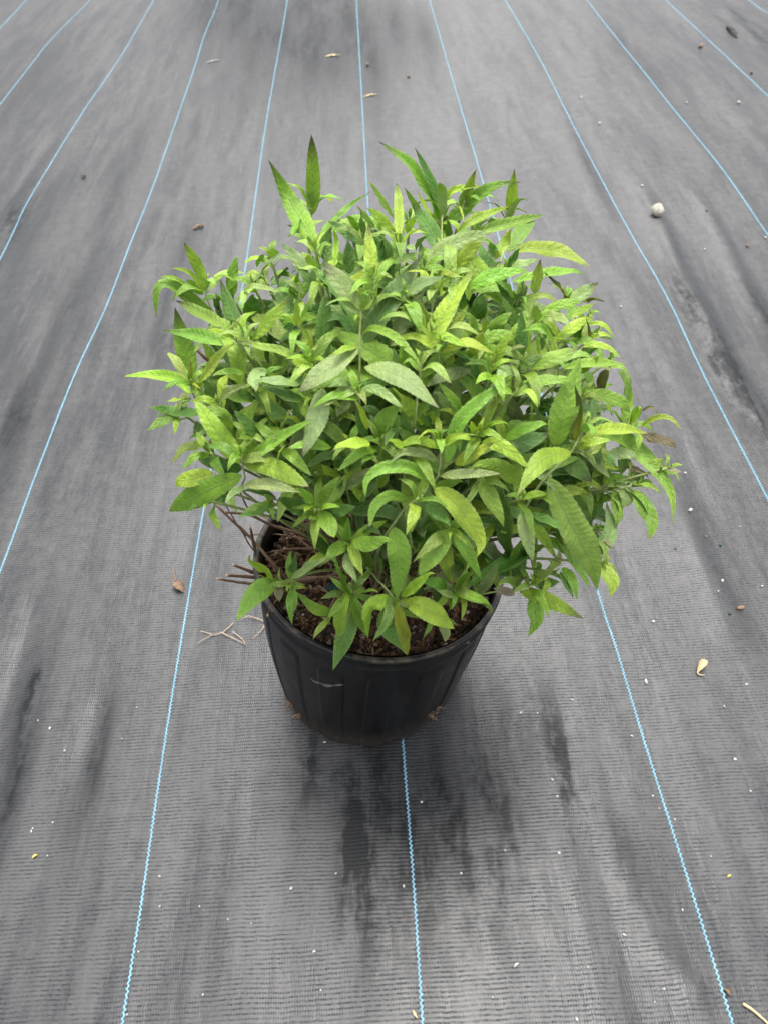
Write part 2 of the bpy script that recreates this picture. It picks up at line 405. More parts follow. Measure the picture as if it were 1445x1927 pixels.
def thread(px):
    G = np.array([on_plane(*q) for q in px]); a0, a1 = unit(G[0] - G[1]), unit(G[-1] - G[-2])
    G = np.vstack([G[0] + a0 * .5, G, G[-1] + a1 * 3.0])
    L = np.linalg.norm(np.diff(G, axis=0), axis=1).sum()
    P = catmull(G, int(L / .0013))
    i = np.arange(len(P)); T = unit(np.gradient(P, axis=0)); A = np.stack([T[:, 1], -T[:, 0], 0 * T[:, 0]], -1)
    zig = .00075 * np.where((i // 2) % 2 == 0, 1, -1) * (1 + .25 * rng.normal(size=len(P)))
    w = .0012 * (1 + .10 * rng.normal(size=len(P)))
    Pc = P + A * zig[:, None]
    z = ground_h(Pc[:, 0], Pc[:, 1]) + .0009 + .0004 * np.cos(i * math.pi / 2)
    V = []
    for s, dz in ((-1.0, -.0009), (-.55, .0), (.55, .0), (1.0, -.0009)):
        q = Pc + A * (w * s)[:, None]; q[:, 2] = z + dz; V.append(q)
    V = np.stack(V, 1).reshape(-1, 3)
    return mesh('marker_thread', V, grid_faces(len(P), 4, flip=False), M_THREAD)
for px in LINES:
    obj('marker_thread', thread(px), (0, 0, 0), ground)

# ------------------------------------------------------------------ nursery pot
pot = empty('nursery_pot', POT_BASE, label='black ribbed plastic nursery pot holding the leafy green shrub', category='plant pot')
E1 = unit(np.cross([0, 1, 0], RIM_N)); E2 = np.cross(RIM_N, E1)
def pot_point(th, v, dr=0.0):
    """v 0..1 up the wall; the base is flat on the ground, the rim leans a little"""
    th, v = np.asarray(th, float), np.asarray(v, float)
    c, s = np.cos(th), np.sin(th)
    v_ = np.clip(v, 0, None)
    rb, rt = BASE_R + dr, RIM_R - .006 + dr
    B = POT_BASE + np.stack([rb * c, rb * s, 0 * c], -1)
    Tp = RIM_C + rt[..., None] * (c[..., None] * E1 + s[..., None] * E2) if np.ndim(rt) else RIM_C + rt * (c[..., None] * E1 + s[..., None] * E2)
    bulge = .0035 * np.sin(np.pi * np.clip(v_, 0, 1)) * (1 + .5 * np.sin(2 * th + 1))
    n = np.stack([c, s, 0 * c], -1)
    return B * (1 - v_)[..., None] + Tp * v_[..., None] + n * bulge[..., None]
NT = 144
th = np.linspace(0, 2 * math.pi, NT, endpoint=False)
prof = [(.0, -.030), (.0, -.010), (.004, -.0035), (.018, -.0005)] + [(v, 0) for v in np.linspace(.045, .90, 16)] + [(.915, .0), (.92, .0)]
outer = np.stack([pot_point(th, np.full(NT, v), np.full(NT, d)) for v, d in prof])
innerv = [(1.0, -.0022)] + [(v, -.0022) for v in np.linspace(.9, .75, 4)]
inner = np.stack([pot_point(th, np.full(NT, v), np.full(NT, d)) for v, d in innerv])
Vo = outer.reshape(-1, 3); Vi = inner.reshape(-1, 3)
F1 = grid_faces(len(prof), NT, wrap=True); F2 = grid_faces(len(innerv), NT, off=len(Vo), wrap=True)
Vall = np.vstack([Vo, Vi]); Vall[:, 2] = np.maximum(Vall[:, 2], .0006)
obj('wall', mesh('wall', Vall - POT_BASE, np.vstack([F1, F2]), M_POT), POT_BASE, pot)
# base disc
bv = np.vstack([[POT_BASE + [0, 0, .001]], pot_point(th, np.zeros(NT), np.full(NT, -.012)) + [0, 0, .001]])
obj('base', mesh('base', bv - POT_BASE, [(0, 1 + (i + 1) % NT, 1 + i) for i in range(NT)], M_POT), POT_BASE, pot)
# moulded rim: a rolled lip and a second bead below it
def ringprof(p):
    R = []
    for v, d in p:
        R.append(pot_point(th, np.full(NT, v), np.full(NT, d) + .0006 * np.sin(3 * th + .6)))
    R = np.stack(R); return mesh('rim', R.reshape(-1, 3) - POT_BASE, np.vstack([grid_faces(len(p), NT, wrap=True),
        np.stack([np.r_[(len(p) - 1) * NT:len(p) * NT], np.roll(np.r_[(len(p) - 1) * NT:len(p) * NT], -1), np.roll(np.r_[0:NT], -1), np.r_[0:NT]], -1)]), M_RIM, attrs={'lip': np.repeat([float(v > .99 and d < .006) for v, d in p], NT)})
obj('rim', ringprof([(.895, .0), (.90, .0030), (.908, .0042), (.916, .0034), (.922, .0022), (.962, .0030), (.968, .0044), (.984, .0056), (.996, .0052), (1.003, .0034), (1.003, .0006), (.996, -.0014), (.97, -.0030)]), POT_BASE, pot)
# raised moulded panels round the wall
NP = 15
for k in range(NP):
    c0 = -math.pi / 2 - .42 + k * 2 * math.pi / NP; hw = .128
    nu, nv = 15, 25
    u, v = np.meshgrid(np.linspace(-1, 1, nu), np.linspace(-1, 1, nv), indexing='xy')
    eu = np.clip((1 - np.abs(u)) * 5.5, 0, 1); ev = np.clip((1 - v) * 9, 0, 1)
    rad = np.clip(1 - np.hypot(np.clip(np.abs(u) - .55, 0, 1) / .45, np.clip(v - .80, 0, 1) / .20), 0, 1) * 3
    e = np.clip(np.minimum(np.minimum(eu, ev), rad), 0, 1); e = e * e * (3 - 2 * e)
    P = pot_point(c0 + u * hw, .03 + (v + 1) / 2 * .80, -.0012 + .0030 * e)
    obj('panel', mesh('panel', P.reshape(-1, 3) - POT_BASE, grid_faces(nv, nu), M_POT), POT_BASE, pot)
# scuff on the front panel and fine roots at the drainage holes
def wall_hit(x, y):
    d = ray(x, y); best = None
    for s in np.linspace(.6, 1.1, 1200):
        q = CAM + d * s; v = q[2] / .243
        if v < 0 or v > 1: continue
        c = POT_BASE * (1 - v) + RIM_C * v; r = BASE_R * (1 - v) + (RIM_R - .006) * v + .0035 * math.sin(math.pi * v)
        if np.hypot(*(q - c)[:2]) <= r + .0028: return q
    return CAM + d * .8
sp_px = [(584, 1274), (592, 1281), (602, 1284), (612, 1288), (622, 1289), (632, 1288), (646, 1287)]
sc = np.array([wall_hit(*q) for q in sp_px])
sc = catmull(sc, 26); wv = .0013 * np.abs(np.sin(np.linspace(.3, 9, 26))) * np.sin(np.linspace(.15, 3, 26)) + .0003
row = np.stack([sc + np.outer(wv, UP), sc - np.outer(wv, UP)], 1) + np.array([0, -.0012, 0.0004])
obj('scuff_mark', mesh('scuff_mark', row.reshape(-1, 3) - POT_BASE, grid_faces(26, 2), M_SCUFF), POT_BASE, pot)
for (bx, by, n) in ((547, 1332, 9), (562, 1350, 6), (812, 1352, 9), (826, 1338, 5)):
    q = wall_hit(bx, by - 6); parts = []
    out = unit(q - np.array([POT_BASE[0], POT_BASE[1], q[2]]))
    for i in range(n):
        e = q + out * rng.uniform(.002, .006) + rng.normal(0, .0035, 3); e[2] = max(e[2], .0012)
        m_ = (q + e) / 2 + rng.normal(0, .004, 3); m_[2] = max(m_[2], .002)
        parts.append(tube(catmull([q - out * .002, m_, e], 7), np.linspace(.0007, .0003, 7), 5))
    V, Fq = join(parts); obj('root_tuft', mesh('root_tuft', V - POT_BASE, Fq, M_BROWN), POT_BASE, pot)

# ------------------------------------------------------------------ potting mix
SOIL_C = RIM_C - RIM_N * .024
def soil_h(a, b):
    return .004 * smooth_noise(a + 3, b + 3, 30, 30, 7) + .0025 * smooth_noise(a + 3, b + 3, 80, 80, 8) - .010 * np.clip((-a - .03) / .1, 0, 1) + .004 * np.clip(1 - np.hypot(a, b) / .08, 0, 1)
nr, na_ = 60, 160
rr, aa = np.meshgrid(np.linspace(0.0005, RIM_R - .0125, nr), np.linspace(0, 2 * math.pi, na_, endpoint=False), indexing='ij')
SA, SB = rr * np.cos(aa), rr * np.sin(aa)
def soil_pt(a, b, up=0.0):
    return SOIL_C + a[..., None] * E1 + b[..., None] * E2 + (soil_h(a, b) + up)[..., None] * RIM_N
SV = soil_pt(SA, SB, .0012 * rng.normal(size=SA.shape)).reshape(-1, 3)
SF = grid_faces(nr, na_, wrap=True)
scol = np.array([.065, .042, .026]) * rng.uniform(.5, 1.5, (len(SV), 1))
NCH = 6500
ca = rng.uniform(0, 2 * math.pi, NCH); cr = np.sqrt(rng.uniform(0, 1, NCH)) * (RIM_R - .014)
A_, B_ = cr * np.cos(ca), cr * np.sin(ca); cen = soil_pt(A_, B_, rng.uniform(-.0005, .0022, NCH))
box = np.array([[x, y, z] for x in (-1, 1) for y in (-1, 1) for z in (-1, 1)], float)
bf = np.array([[0, 1, 3, 2], [4, 6, 7, 5], [0, 4, 5, 1], [2, 3, 7, 6], [0, 2, 6, 4], [1, 5, 7, 3]])
size = np.stack([rng.gamma(2.2, .0011, NCH), rng.gamma(2.2, .0007, NCH), rng.gamma(2, .0005, NCH)], -1) + .0004
size[::17] *= [2.6, 1.5, 1.2]
q = rng.normal(size=(NCH, 4)); q /= np.linalg.norm(q, axis=1)[:, None]
w_, x_, y_, z_ = q.T
Rm = np.stack([np.stack([1 - 2 * (y_**2 + z_**2), 2 * (x_*y_ - z_*w_), 2 * (x_*z_ + y_*w_)], -1), np.stack([2 * (x_*y_ + z_*w_), 1 - 2 * (x_**2 + z_**2), 2 * (y_*z_ - x_*w_)], -1), np.stack([2 * (x_*z_ - y_*w_), 2 * (y_*z_ + x_*w_), 1 - 2 * (x_**2 + y_**2)], -1)], 1)
jit = box[None] * size[:, None] * rng.uniform(.6, 1.25, (NCH, 8, 3))
CV = (np.einsum('nij,nkj->nki', Rm, jit) + cen[:, None]).reshape(-1, 3)
CF = (bf[None] + (np.arange(NCH) * 8)[:, None, None]).reshape(-1, 4)
pal = np.array([[.060, .037, .022], [.10, .060, .034], [.15, .085, .045], [.035, .024, .017], [.20, .12, .06], [.028, .022, .018], [.26, .21, .16]])
ccol = pal[rng.choice(7, NCH, p=[.22, .24, .14, .15, .08, .08, .09])] * rng.uniform(.7, 1.3, (NCH, 1)); ccol = np.repeat(ccol, 8, 0)
# prills and perlite: small octahedral balls
def balls(cen, r):
    t = (1 + 5 ** .5) / 2
    iv = unit(np.array([[-1, t, 0], [1, t, 0], [-1, -t, 0], [1, -t, 0], [0, -1, t], [0, 1, t], [0, -1, -t], [0, 1, -t], [t, 0, -1], [t, 0, 1], [-t, 0, -1], [-t, 0, 1]], ))
    fi = np.array([[0, 11, 5], [0, 5, 1], [0, 1, 7], [0, 7, 10], [0, 10, 11], [1, 5, 9], [5, 11, 4], [11, 10, 2], [10, 7, 6], [7, 1, 8], [3, 9, 4], [3, 4, 2], [3, 2, 6], [3, 6, 8], [3, 8, 9], [4, 9, 5], [2, 4, 11], [6, 2, 10], [8, 6, 7], [9, 8, 1]])
    n = len(cen)
    V = (iv[None] * r[:, None, None] + cen[:, None]).reshape(-1, 3)
    return V, (fi[None] + (np.arange(n) * 12)[:, None, None]).reshape(-1, 3)
def soil_px(x, y):
    d = ray(x, y); t = ((SOIL_C - CAM) @ RIM_N) / (d @ RIM_N); q = CAM + d * t - SOIL_C; return q @ E1, q @ E2
pa, pb = soil_px(628, 1108)
ga = np.r_[rng.normal(pa, .009, 90), rng.uniform(-.12, .12, 90)]; gb = np.r_[rng.normal(pb, .009, 90), rng.uniform(-.12, .12, 90)]
ok = np.hypot(ga, gb) < RIM_R - .016; ga, gb = ga[ok], gb[ok]
PV, PF = balls(soil_pt(ga, gb, np.full(len(ga), .0025)), rng.uniform(.0013, .0021, len(ga)))
wa, wb = rng.uniform(-.12, .12, 46), rng.uniform(-.12, .12, 46); ok = np.hypot(wa, wb) < RIM_R - .018; wa, wb = wa[ok], wb[ok]
WV, WF = balls(soil_pt(wa, wb, np.full(len(wa), .002)), rng.uniform(.0008, .0024, len(wa)))
V = np.vstack([SV, CV, PV, WV]) - SOIL_C
faces = [tuple(f) for f in SF] + [tuple(f) for f in CF + len(SV)] + [tuple(f) for f in PF + len(SV) + len(CV)] + [tuple(f) for f in WF + len(SV) + len(CV) + len(PV)]
mi = np.r_[np.zeros(len(SF) + len(CF)), np.ones(len(PF)), np.full(len(WF), 2)]
cc = np.vstack([scol, ccol, np.ones((len(PV) + len(WV), 3))])
obj('potting_soil', mesh('potting_soil', V, faces, [M_SOIL, M_PRILL, M_PERL], smooth=False, col=cc, mat_idx=mi), SOIL_C,
    label='crumbly dark brown bark potting mix with green fertilizer beads', kind='stuff')

# ------------------------------------------------------------------ the shrub
# Leaves read off the photograph: view origin (x, y) and scale, then  base>..>tip;width;traits
# traits: y young yellow-green, d dark old leaf, p pale grey-green, t dark tip, b dead brown, w bleached, o orange, - deeper in the bush
TRACE = {
 (220, 440, .19377): """965 810>760 660>520 500>400 540>385 815;130;
855 560>800 340>655 85;105;yt|850 570>720 390>515 325;55;y|710 530>580 440>410 418;45;y|840 590>760 520>670 440;90;-
870 560>930 450>1030 405>1150 450;25;y|1075 920>850 790>575 645;130;t|735 1400>650 1050>565 710;190;t|1090 1075>800 990>440 935;140;t
1230 1020>1100 740>1000 430;165;dt|1310 870>1320 720>1330 565;190;d-|1120 610>1120 430>1180 190;120;-|1000 840>990 700>950 600;90;d|1140 1000>1000 950>880 930;60;y
1235 990>1190 880>1105 815;35;y""",
 (480, 240, .19377): """560 840>565 480>550 70;150;t|590 1130>340 700>135 315;190;t|525 740>430 590>295 535;40;y|560 790>600 690>690 675>770 730;42;y|550 740>548 690>555 630;25;y
565 840>460 870>365 1050;120;|500 1050>420 1000>310 940;50;|590 1180>540 1110>500 1040;60;p|625 1290>680 1050>880 800>1115 625;115;|690 1320>690 1130>745 960;125;dt
770 1320>790 1100>760 985;60;y|1350 880>1240 720>1085 500;85;|1395 1120>1395 800>1375 540;95;yt|1350 1010>1220 880>1085 780;100;y|1170 1000>1090 880>995 765;70;
1050 1050>1050 920>1025 810;85;d|1000 1010>950 920>895 850;70;|1050 1130>880 1010>715 910;130;dt|915 1420>915 1250>900 1080;125;d|1140 1460>1120 1200>1100 930;130;yt
1250 1050>1210 980>1210 910;70;y|1300 1200>1200 1050>1130 960;110;d-|1410 1100>1390 1040>1310 1035;22;y""",
 (480, 460, .19377): """-20 380>120 200>325 95;150;p|520 300>390 120>258 -15;120;p|150 130>190 80>180 35;100;y|20 220>60 150>70 95;90;|1000 820>760 430>465 145;150;dt|1010 660>850 400>660 160;190;pt
1050 510>930 380>815 235;90;p|1000 920>870 720>770 540;110;d-|665 1130>675 780>705 430;190;d|1050 960>1290 560>1635 85;230;dt|1040 870>1150 820>1350 900>1575 1115;100;
1000 1010>740 1190>415 1440;230;pt|990 990>880 1010>720 1090;90;y|1065 1190>1400 1270>1785 1590;230;p|1050 1170>1140 1070>1250 880;170;d-|1360 1050>1260 950>1200 870;110;d-
-30 930>150 730>350 500;150;yt|150 960>260 900>460 830;150;d-|560 1100>520 900>425 780;60;y|415 780>410 640>400 500;80;y|450 720>500 620>550 520;70;|380 760>310 720>215 685;60;
560 1180>250 1040>-180 935;95;t|540 1160>460 1090>290 1110;60;y|560 1240>460 1160>360 1140;110;y|1140 350>1100 290>1020 255;28;y|1165 380>1220 320>1330 295;22;y|1170 500>1150 470>1115 455;60;p
620 500>540 370>405 235;90;d|490 480>390 400>270 340;75;p|350 500>390 400>420 270;90;|160 400>240 320>310 220;140;d-|670 430>640 380>600 330;90;y|620 220>540 160>480 100;80;y|-190 540>-50 420>80 420>250 470;70;p
1030 690>1040 600>1050 515;32;y|1020 700>990 690>965 750;30;y""",
 (700, 260, .19377): """650 830>560 560>330 230>72 35;155;t|680 720>560 400>415 90;110;dt|580 760>510 660>440 520;110;y|690 700>760 530>900 480>1070 465;75;y|690 690>780 600>850 680>890 820;30;y
900 600>960 420>1010 300;90;yt|880 660>900 560>950 480;100;-|715 850>850 730>1150 480>1445 425;150;t|1340 770>1355 560>1380 290;110;yt|820 920>1000 790>1340 655;95;y
960 930>1250 850>1672 741;120;|480 1260>720 1060>960 960>1180 915;170;p|680 1100>540 850>380 640;170;dt|510 780>400 620>315 480;60;|650 950>600 850>520 760;120;-|740 990>735 860>715 750;70;d
830 1250>930 1110>1080 1000;150;y|830 1290>930 1230>1070 1230;100;d|300 1000>360 940>460 870;30;y|320 1050>360 1060>420 1090;70;p|200 1220>330 1150>470 1110;80;p|420 1090>470 1000>520 950;90;
340 920>370 830>420 760;90;y|1190 1180>1290 1010>1350 880;100;y|1190 1150>1180 1050>1090 970;130;""",
 (900, 300, .19377): """290 900>400 720>545 575;150;|340 900>500 860>720 880>900 940>1090 1045;165;y|250 1060>420 1010>580 970;120;p-|270 1060>340 960>410 850;80;d|320 1190>650 1115>1025 1105;110;
540 1300>570 1130>600 965;115;yt|850 1342>780 1240>635 1095;80;ot|340 1342>270 1240>160 1180;90;|430 1342>420 1260>440 1160;120;db|300 580>260 520>205 455;20;w""",
 (740, 460, .19377): """320 1010>560 560>805 195;220;yt|740 430>950 310>1300 240;150;|770 330>900 240>1050 160;110;d-|330 930>450 880>600 940>735 1005;90;y|285 900>280 720>190 600>75 510;55;y|260 800>160 690>45 590;100;
110 500>270 390>500 310;150;p|390 330>480 270>590 300;80;y|240 620>390 590>530 520;110;db-|830 850>750 720>640 630;80;|820 740>830 620>880 450;160;d-|750 1070>820 960>880 830;130;y|870 860>890 760>900 670;45;y
940 900>1010 780>1150 650;150;-|1200 830>1120 640>1010 470;90;d|1230 600>1110 490>990 360;110;d|960 1200>1040 1010>1165 825;110;y|770 1100>920 1030>1010 1000;120;|1080 1060>1180 1000>1280 990;70;p
850 1320>720 1140>560 1040;160;d|780 1090>690 1060>590 1045;50;|1210 1170>1240 900>1240 620;120;d|1150 1200>1250 1180>1445 1080;100;d|420 1290>290 1190>190 1130;150;d-|140 1230>110 1100>70 985;190;|480 1020>520 980>600 965;30;y""",
 (980, 500, .19377): """470 340>620 250>750 160;130;pt|190 450>350 390>600 340;100;|440 490>590 430>720 360;130;y|600 350>700 330>810 345;55;ot|200 480>330 500>480 570;120;p|330 740>470 620>705 495;110;y
510 770>560 660>620 570;90;d|660 700>650 600>630 500;40;o|600 670>750 670>900 720;60;d|710 640>740 620>775 600;35;y|600 790>700 760>850 800>975 900;70;y|550 880>650 840>755 800;80;d|90 1010>300 900>570 800;150;yt
860 910>880 850>885 780;35;p|390 1000>680 950>1015 955;110;|570 1050>660 960>765 875;80;y|740 1200>790 1100>850 1000;130;b|0 1130>250 1110>500 1120;120;|310 720>180 600>0 640;80;|150 540>150 450>140 370;100;y
330 1180>360 1060>370 940;100;|260 840>250 760>210 660;110;d|180 860>160 760>130 650;70;|40 1040>50 950>15 845;25;y|340 740>370 710>450 730;20;y""",
 (220, 660, .19377): """720 290>718 190>715 70;38;yy|720 410>600 280>350 235>65 250;120;y|770 400>900 200>1070 -10>1165 -90;140;y|720 300>760 330>825 380;30;yy|800 620>560 580>310 550;160;d|720 470>620 470>490 490;80;y
620 600>430 690>290 780;120;|1195 1095>980 790>730 450;200;y|1110 780>1050 630>860 525;110;|840 860>800 760>770 670;130;d-|870 900>820 930>750 990;70;|1190 1180>1020 1110>780 1045;150;d|1230 1010>1260 930>1330 855;32;y
990 510>1080 400>1270 320;80;p|1420 870>1280 720>1140 580;140;d|1390 830>1280 830>1180 860;90;|1440 170>1350 250>1350 380;180;p|1240 220>1100 200>920 240;70;|1330 480>1230 420>1130 360;90;d
1180 790>1110 650>1090 500;110;d-|900 500>880 420>870 330;110;p-|1200 1170>1130 1100>1060 1050;90;d|640 210>590 120>500 45;60;|920 880>860 780>800 850;60;p""",
 (480, 680, .19377): """-60 960>230 760>575 555;140;|-90 1010>150 1020>525 1215;190;y|-100 1200>150 1200>455 1275;130;p|-100 1250>60 1280>220 1330;110;d|660 260>600 560>460 940;210;pt|740 840>540 800>320 840;120;
1115 790>940 800>745 850;140;y|1095 660>1040 500>955 350;75;y|1090 740>1030 620>970 440;90;d|1170 740>1270 560>1400 420;190;|1020 240>850 310>675 435;130;p|930 230>830 200>725 250;90;p|1000 290>1180 270>1430 450;100;p
920 370>860 440>790 530;120;p-|790 530>720 630>640 745;100;p-|480 390>300 320>60 230;130;d|430 230>250 190>0 190;120;p|260 660>300 570>370 460;65;y|250 640>160 560>70 480;110;d-|220 960>250 880>310 800;70;y
430 1110>370 1010>310 900;160;d-|450 1130>530 1100>610 1070;110;d-|840 1120>840 1000>830 880;180;d-|870 1060>1000 980>1110 880;130;d-|1200 900>1110 920>1035 985;80;|1230 820>1330 720>1420 640;100;d""",
 (720, 680, .19377): """440 1150>250 1030>0 1040>-150 1150>-170 1320;130;|620 990>720 640>900 420>1235 175;150;t|780 520>680 370>545 210;90;|310 800>235 650>185 465;120;d|250 830>150 800>45 760;100;y|540 980>400 890>200 880>70 990;95;p
530 860>520 720>430 680>320 770;40;y|570 850>640 740>760 710>930 715;40;y|300 850>370 770>460 720;70;y|700 1000>850 910>1080 785;130;yt|560 1115>840 1090>1145 1090;105;p|500 1230>640 1190>790 1160;110;-
920 700>880 640>850 580;90;y|960 690>1050 610>1225 590;45;y|930 720>890 750>850 785;30;y|1170 770>1060 620>920 480;190;d-|1180 750>1350 660>1600 590;150;|960 790>1130 810>1290 920>1425 1050;140;y
1350 1180>1140 1030>840 1000;180;|650 480>560 350>490 300;90;p-|1080 180>980 150>895 225;90;y|420 450>470 480>540 460;80;d-|1180 420>1120 380>1060 350;80;p-|180 620>90 680>20 820;90;d|500 650>420 580>350 520;140;d-
860 80>600 140>410 250;130;db|1290 110>1180 90>1110 220;130;p""",
 (960, 700, .2353): """360 590>420 330>560 -100;215;|520 550>550 300>510 90;70;oy|575 170>750 190>970 295;120;|590 320>700 290>840 270;110;d-|900 410>940 200>870 -30;150;|960 410>1000 340>1040 270;75;y|880 400>840 340>770 300;70;
1040 440>1150 370>1270 370>1375 470;50;y|1050 310>1120 280>1185 340;25;b|540 570>700 480>900 460>1100 490;110;y|1000 500>1150 530>1335 595;90;b|560 560>760 500>980 610>1180 800>1290 1000>1295 1240;165;
530 610>650 560>810 540;80;y|420 690>520 760>650 880;150;dt|690 890>830 850>990 880;90;|640 790>680 680>740 585;100;d|770 640>900 650>1010 690;110;p|900 750>1000 780>1110 840;50;b|980 870>1030 830>1080 800;90;d
820 930>850 1080>850 1245;85;|870 920>930 1000>900 1080;110;p-|910 900>1000 1000>1075 1085;40;p|980 940>1060 1060>1130 1200>1110 1355;130;|1010 910>1100 900>1210 970;45;y|1250 770>1310 790>1370 800;40;w
160 680>220 620>290 560;100;d-|220 990>280 1010>340 1070;60;|640 1120>700 1110>760 1140;90;d-|450 910>500 860>580 880;90;d-|485 645>290 680>170 800>50 990;160;y""",
 (300, 840, .19377): """800 280>480 420>95 630;240;|520 260>320 310>140 370;170;y|830 390>720 450>640 550;75;p|870 410>1000 450>1150 530;110;d-|680 440>600 500>500 540;120;d-|1090 550>960 640>780 660;70;d|480 530>460 570>440 600;60;y
1130 1300>1030 1200>890 1110>885 1050;110;y|1120 1340>1050 1290>950 1260;60;y|1270 1270>1310 1150>1350 1000;90;d""",
 (540, 880, .19377): """20 1110>200 980>400 870;110;p|320 350>400 220>520 80;120;|390 400>470 270>550 110;120;d-|350 440>510 410>665 380;150;d|300 430>400 540>460 680;170;|265 340>180 260>80 200;110;|260 360>210 380>170 430;60;y
180 430>40 360>-100 300;170;d|300 490>260 490>220 500;60;|590 740>590 600>595 470;85;|630 720>800 740>1020 695;150;|580 750>480 790>380 880;130;|600 740>670 880>740 1060;105;y|570 830>600 960>680 1120;100;p
420 800>310 740>200 620;150;d-|1180 310>1000 270>850 380>800 580;110;|1040 580>1090 850>1060 1270;220;|1110 1250>1270 1130>1440 1000;110;y|590 1210>520 1070>450 910;120;|540 1200>440 1230>325 1275;75;p
650 1220>760 1210>890 1200;95;y|610 1210>600 1160>620 1110;40;y|640 1180>710 1120>790 1070;70;p|900 1080>890 930>870 800;160;d-|1110 640>1250 680>1390 740;160;d-|1400 400>1340 500>1270 640;150;d-|680 620>780 590>930 650;100;d-""",
 (780, 880, .19377): """190 200>400 350>560 560>640 730>610 860;230;y|645 115>750 320>868 570;170;|360 580>480 760>650 1090;130;|340 600>200 800>45 1050;200;|110 340>240 460>350 560;130;d|330 600>340 640>340 690;40;y
1040 430>1080 620>1145 910;150;p|1110 440>1260 500>1420 590;120;d|605 1220>720 1080>835 900;120;p|600 1260>670 1310>760 1400;80;|425 1160>490 1080>575 1010;90;|390 1240>350 1170>300 1110;70;|370 1240>290 1220>210 1190;80;p
400 1250>370 1310>340 1380;100;|410 1180>470 1200>520 1250;100;p|1030 1160>920 1100>790 1150;110;|970 1220>860 1195>760 1170;85;w|1010 1140>1050 1090>1090 1070;70;w|1140 1110>1280 1020>1445 920;100;y|1150 1130>1280 1120>1410 1110;130;d-
870 880>980 960>1090 1060;130;d-|1150 1060>1190 980>1190 910;80;-|620 790>690 850>740 955;110;d-|480 900>430 960>350 1040;110;d-""",
 (960, 960, .19377): """364 -310>600 150>860 725;300;yp|430 210>600 430>770 755;130;-|860 520>960 640>995 720>960 850;140;y|500 560>600 680>650 880;100;|480 600>560 760>610 850;70;d-|90 790>350 870>710 1055;150;yt|240 800>240 950>250 1080>170 1230;150;
820 180>900 270>1000 385;40;w""",
 (560, 1040, .2076): """470 390>400 560>375 770;130;y|510 440>440 720>320 1070;180;d|490 390>550 560>640 770;100;|840 390>660 520>640 775;170;y|890 450>930 650>995 915;125;yy|940 430>1180 520>1420 690;190;y|830 450>800 650>990 915;160;d-
800 470>830 680>900 850;90;|930 410>990 420>1050 440;30;y|1290 620>1340 720>1335 810;90;p|1200 500>1260 400>1290 300;90;d-|1040 400>1150 350>1260 300;90;d-|290 590>330 520>380 450;70;d-""",
 (400, 1050, .2215): """535 240>380 300>200 540;190;|670 250>690 360>680 500;95;|570 220>565 290>570 370;80;w|680 230>720 240>765 245;40;y""",
}
# stems read off the photograph: points from the tip inwards; diameter in mm; woody flag (cut end at the first point, ends where listed if 'e')
STEMS = {
 (480, 240, .19377): "548 700>550 860>600 1120>615 1300;3.2;g",
 (220, 440, .19377): "870 480>855 580>960 800>1060 920;2.8;g|1240 990>1290 1110>1400 1270;2.6;g",
 (480, 460, .19377): "1045 540>1030 700>1015 930>1020 1200>1000 1342;3.4;g|1150 300>1140 420>1130 570;2.4;g|560 1090>575 1150>560 1240;2.2;g",
 (700, 260, .19377): "690 690>675 850>675 1050;3.4;g|270 1010>262 1130>262 1300;2.4;g|1290 740>1330 790>1260 1150>1200 1290;3.0;g",
 (740, 460, .19377): "380 790>310 880>285 1050>260 1342;3.2;g|465 960>440 1060>455 1240;3.0;g|560 300>540 400>530 490;3.0;g|400 380>390 480>360 740;4.0;g",
 (720, 680, .19377): "550 760>560 900>550 1080>480 1200;3.2;g|935 690>930 800;2.6;g|1050 60>1040 150>980 300;2.6;g|360 0>350 200>310 590;3.6;g|1320 260>1240 350>1150 460;4.0;g",
 (960, 700, .2353): "600 410>490 630>290 830>170 990>100 1110;3.8;g|320 960>150 1090>-60 1210;7.0;b",
 (220, 660, .19377): "715 300>745 430>800 500;3.0;g|1215 1000>1220 1120>1250 1230>1210 1342;3.6;g|780 -10>880 90>1010 170;4.5;b|1090 20>1220 190>1370 460;3.6;b|690 900>830 890>970 880;3.4;bk",
 (300, 840, .19377): "560 575>720 730>900 900>1110 1150>1240 1300;4.2;b|590 480>700 660>790 810>850 870;2.0;b|800 810>880 960>970 1060;2.2;b|885 785>915 930>965 1150;4.0;bk|640 640>880 665>1080 760>1300 830>1440 880;4.2;b|790 450>830 540>880 630;2.8;b|1050 540>1070 640>1135 745;2.0;b|715 1150>850 1200>970 1245;4.4;bk|650 1252>800 1262>980 1275;4.4;bk|560 1285>740 1315>990 1345;3.4;bk",
 (540, 880, .19377): "635 -10>520 110>290 360>180 570;2.6;bk|50 550>170 560>320 585;5.5;bk|0 685>80 640>150 590;2.6;bk|180 590>280 740>370 830;2.6;b|-60 1130>150 1100>450 1060;7.0;b|1280 290>1150 390>1040 540>950 670;4.2;g|1050 1280>960 1170>880 1090;4.0;g",
 (780, 880, .19377): "1130 1130>980 1190>770 1205>530 1250;3.2;g",
 (560, 1040, .2076): "240 680>270 560>350 400;4.2;bk",
 (400, 1050, .2215): "470 490>500 430>540 370;4.0;bk",
}
CROWN = SOIL_C + RIM_N * .002
shrub = empty('potted_shrub', CROWN, label='bushy shrub with long serrated yellow-green leaves growing in black pot', category='shrub')

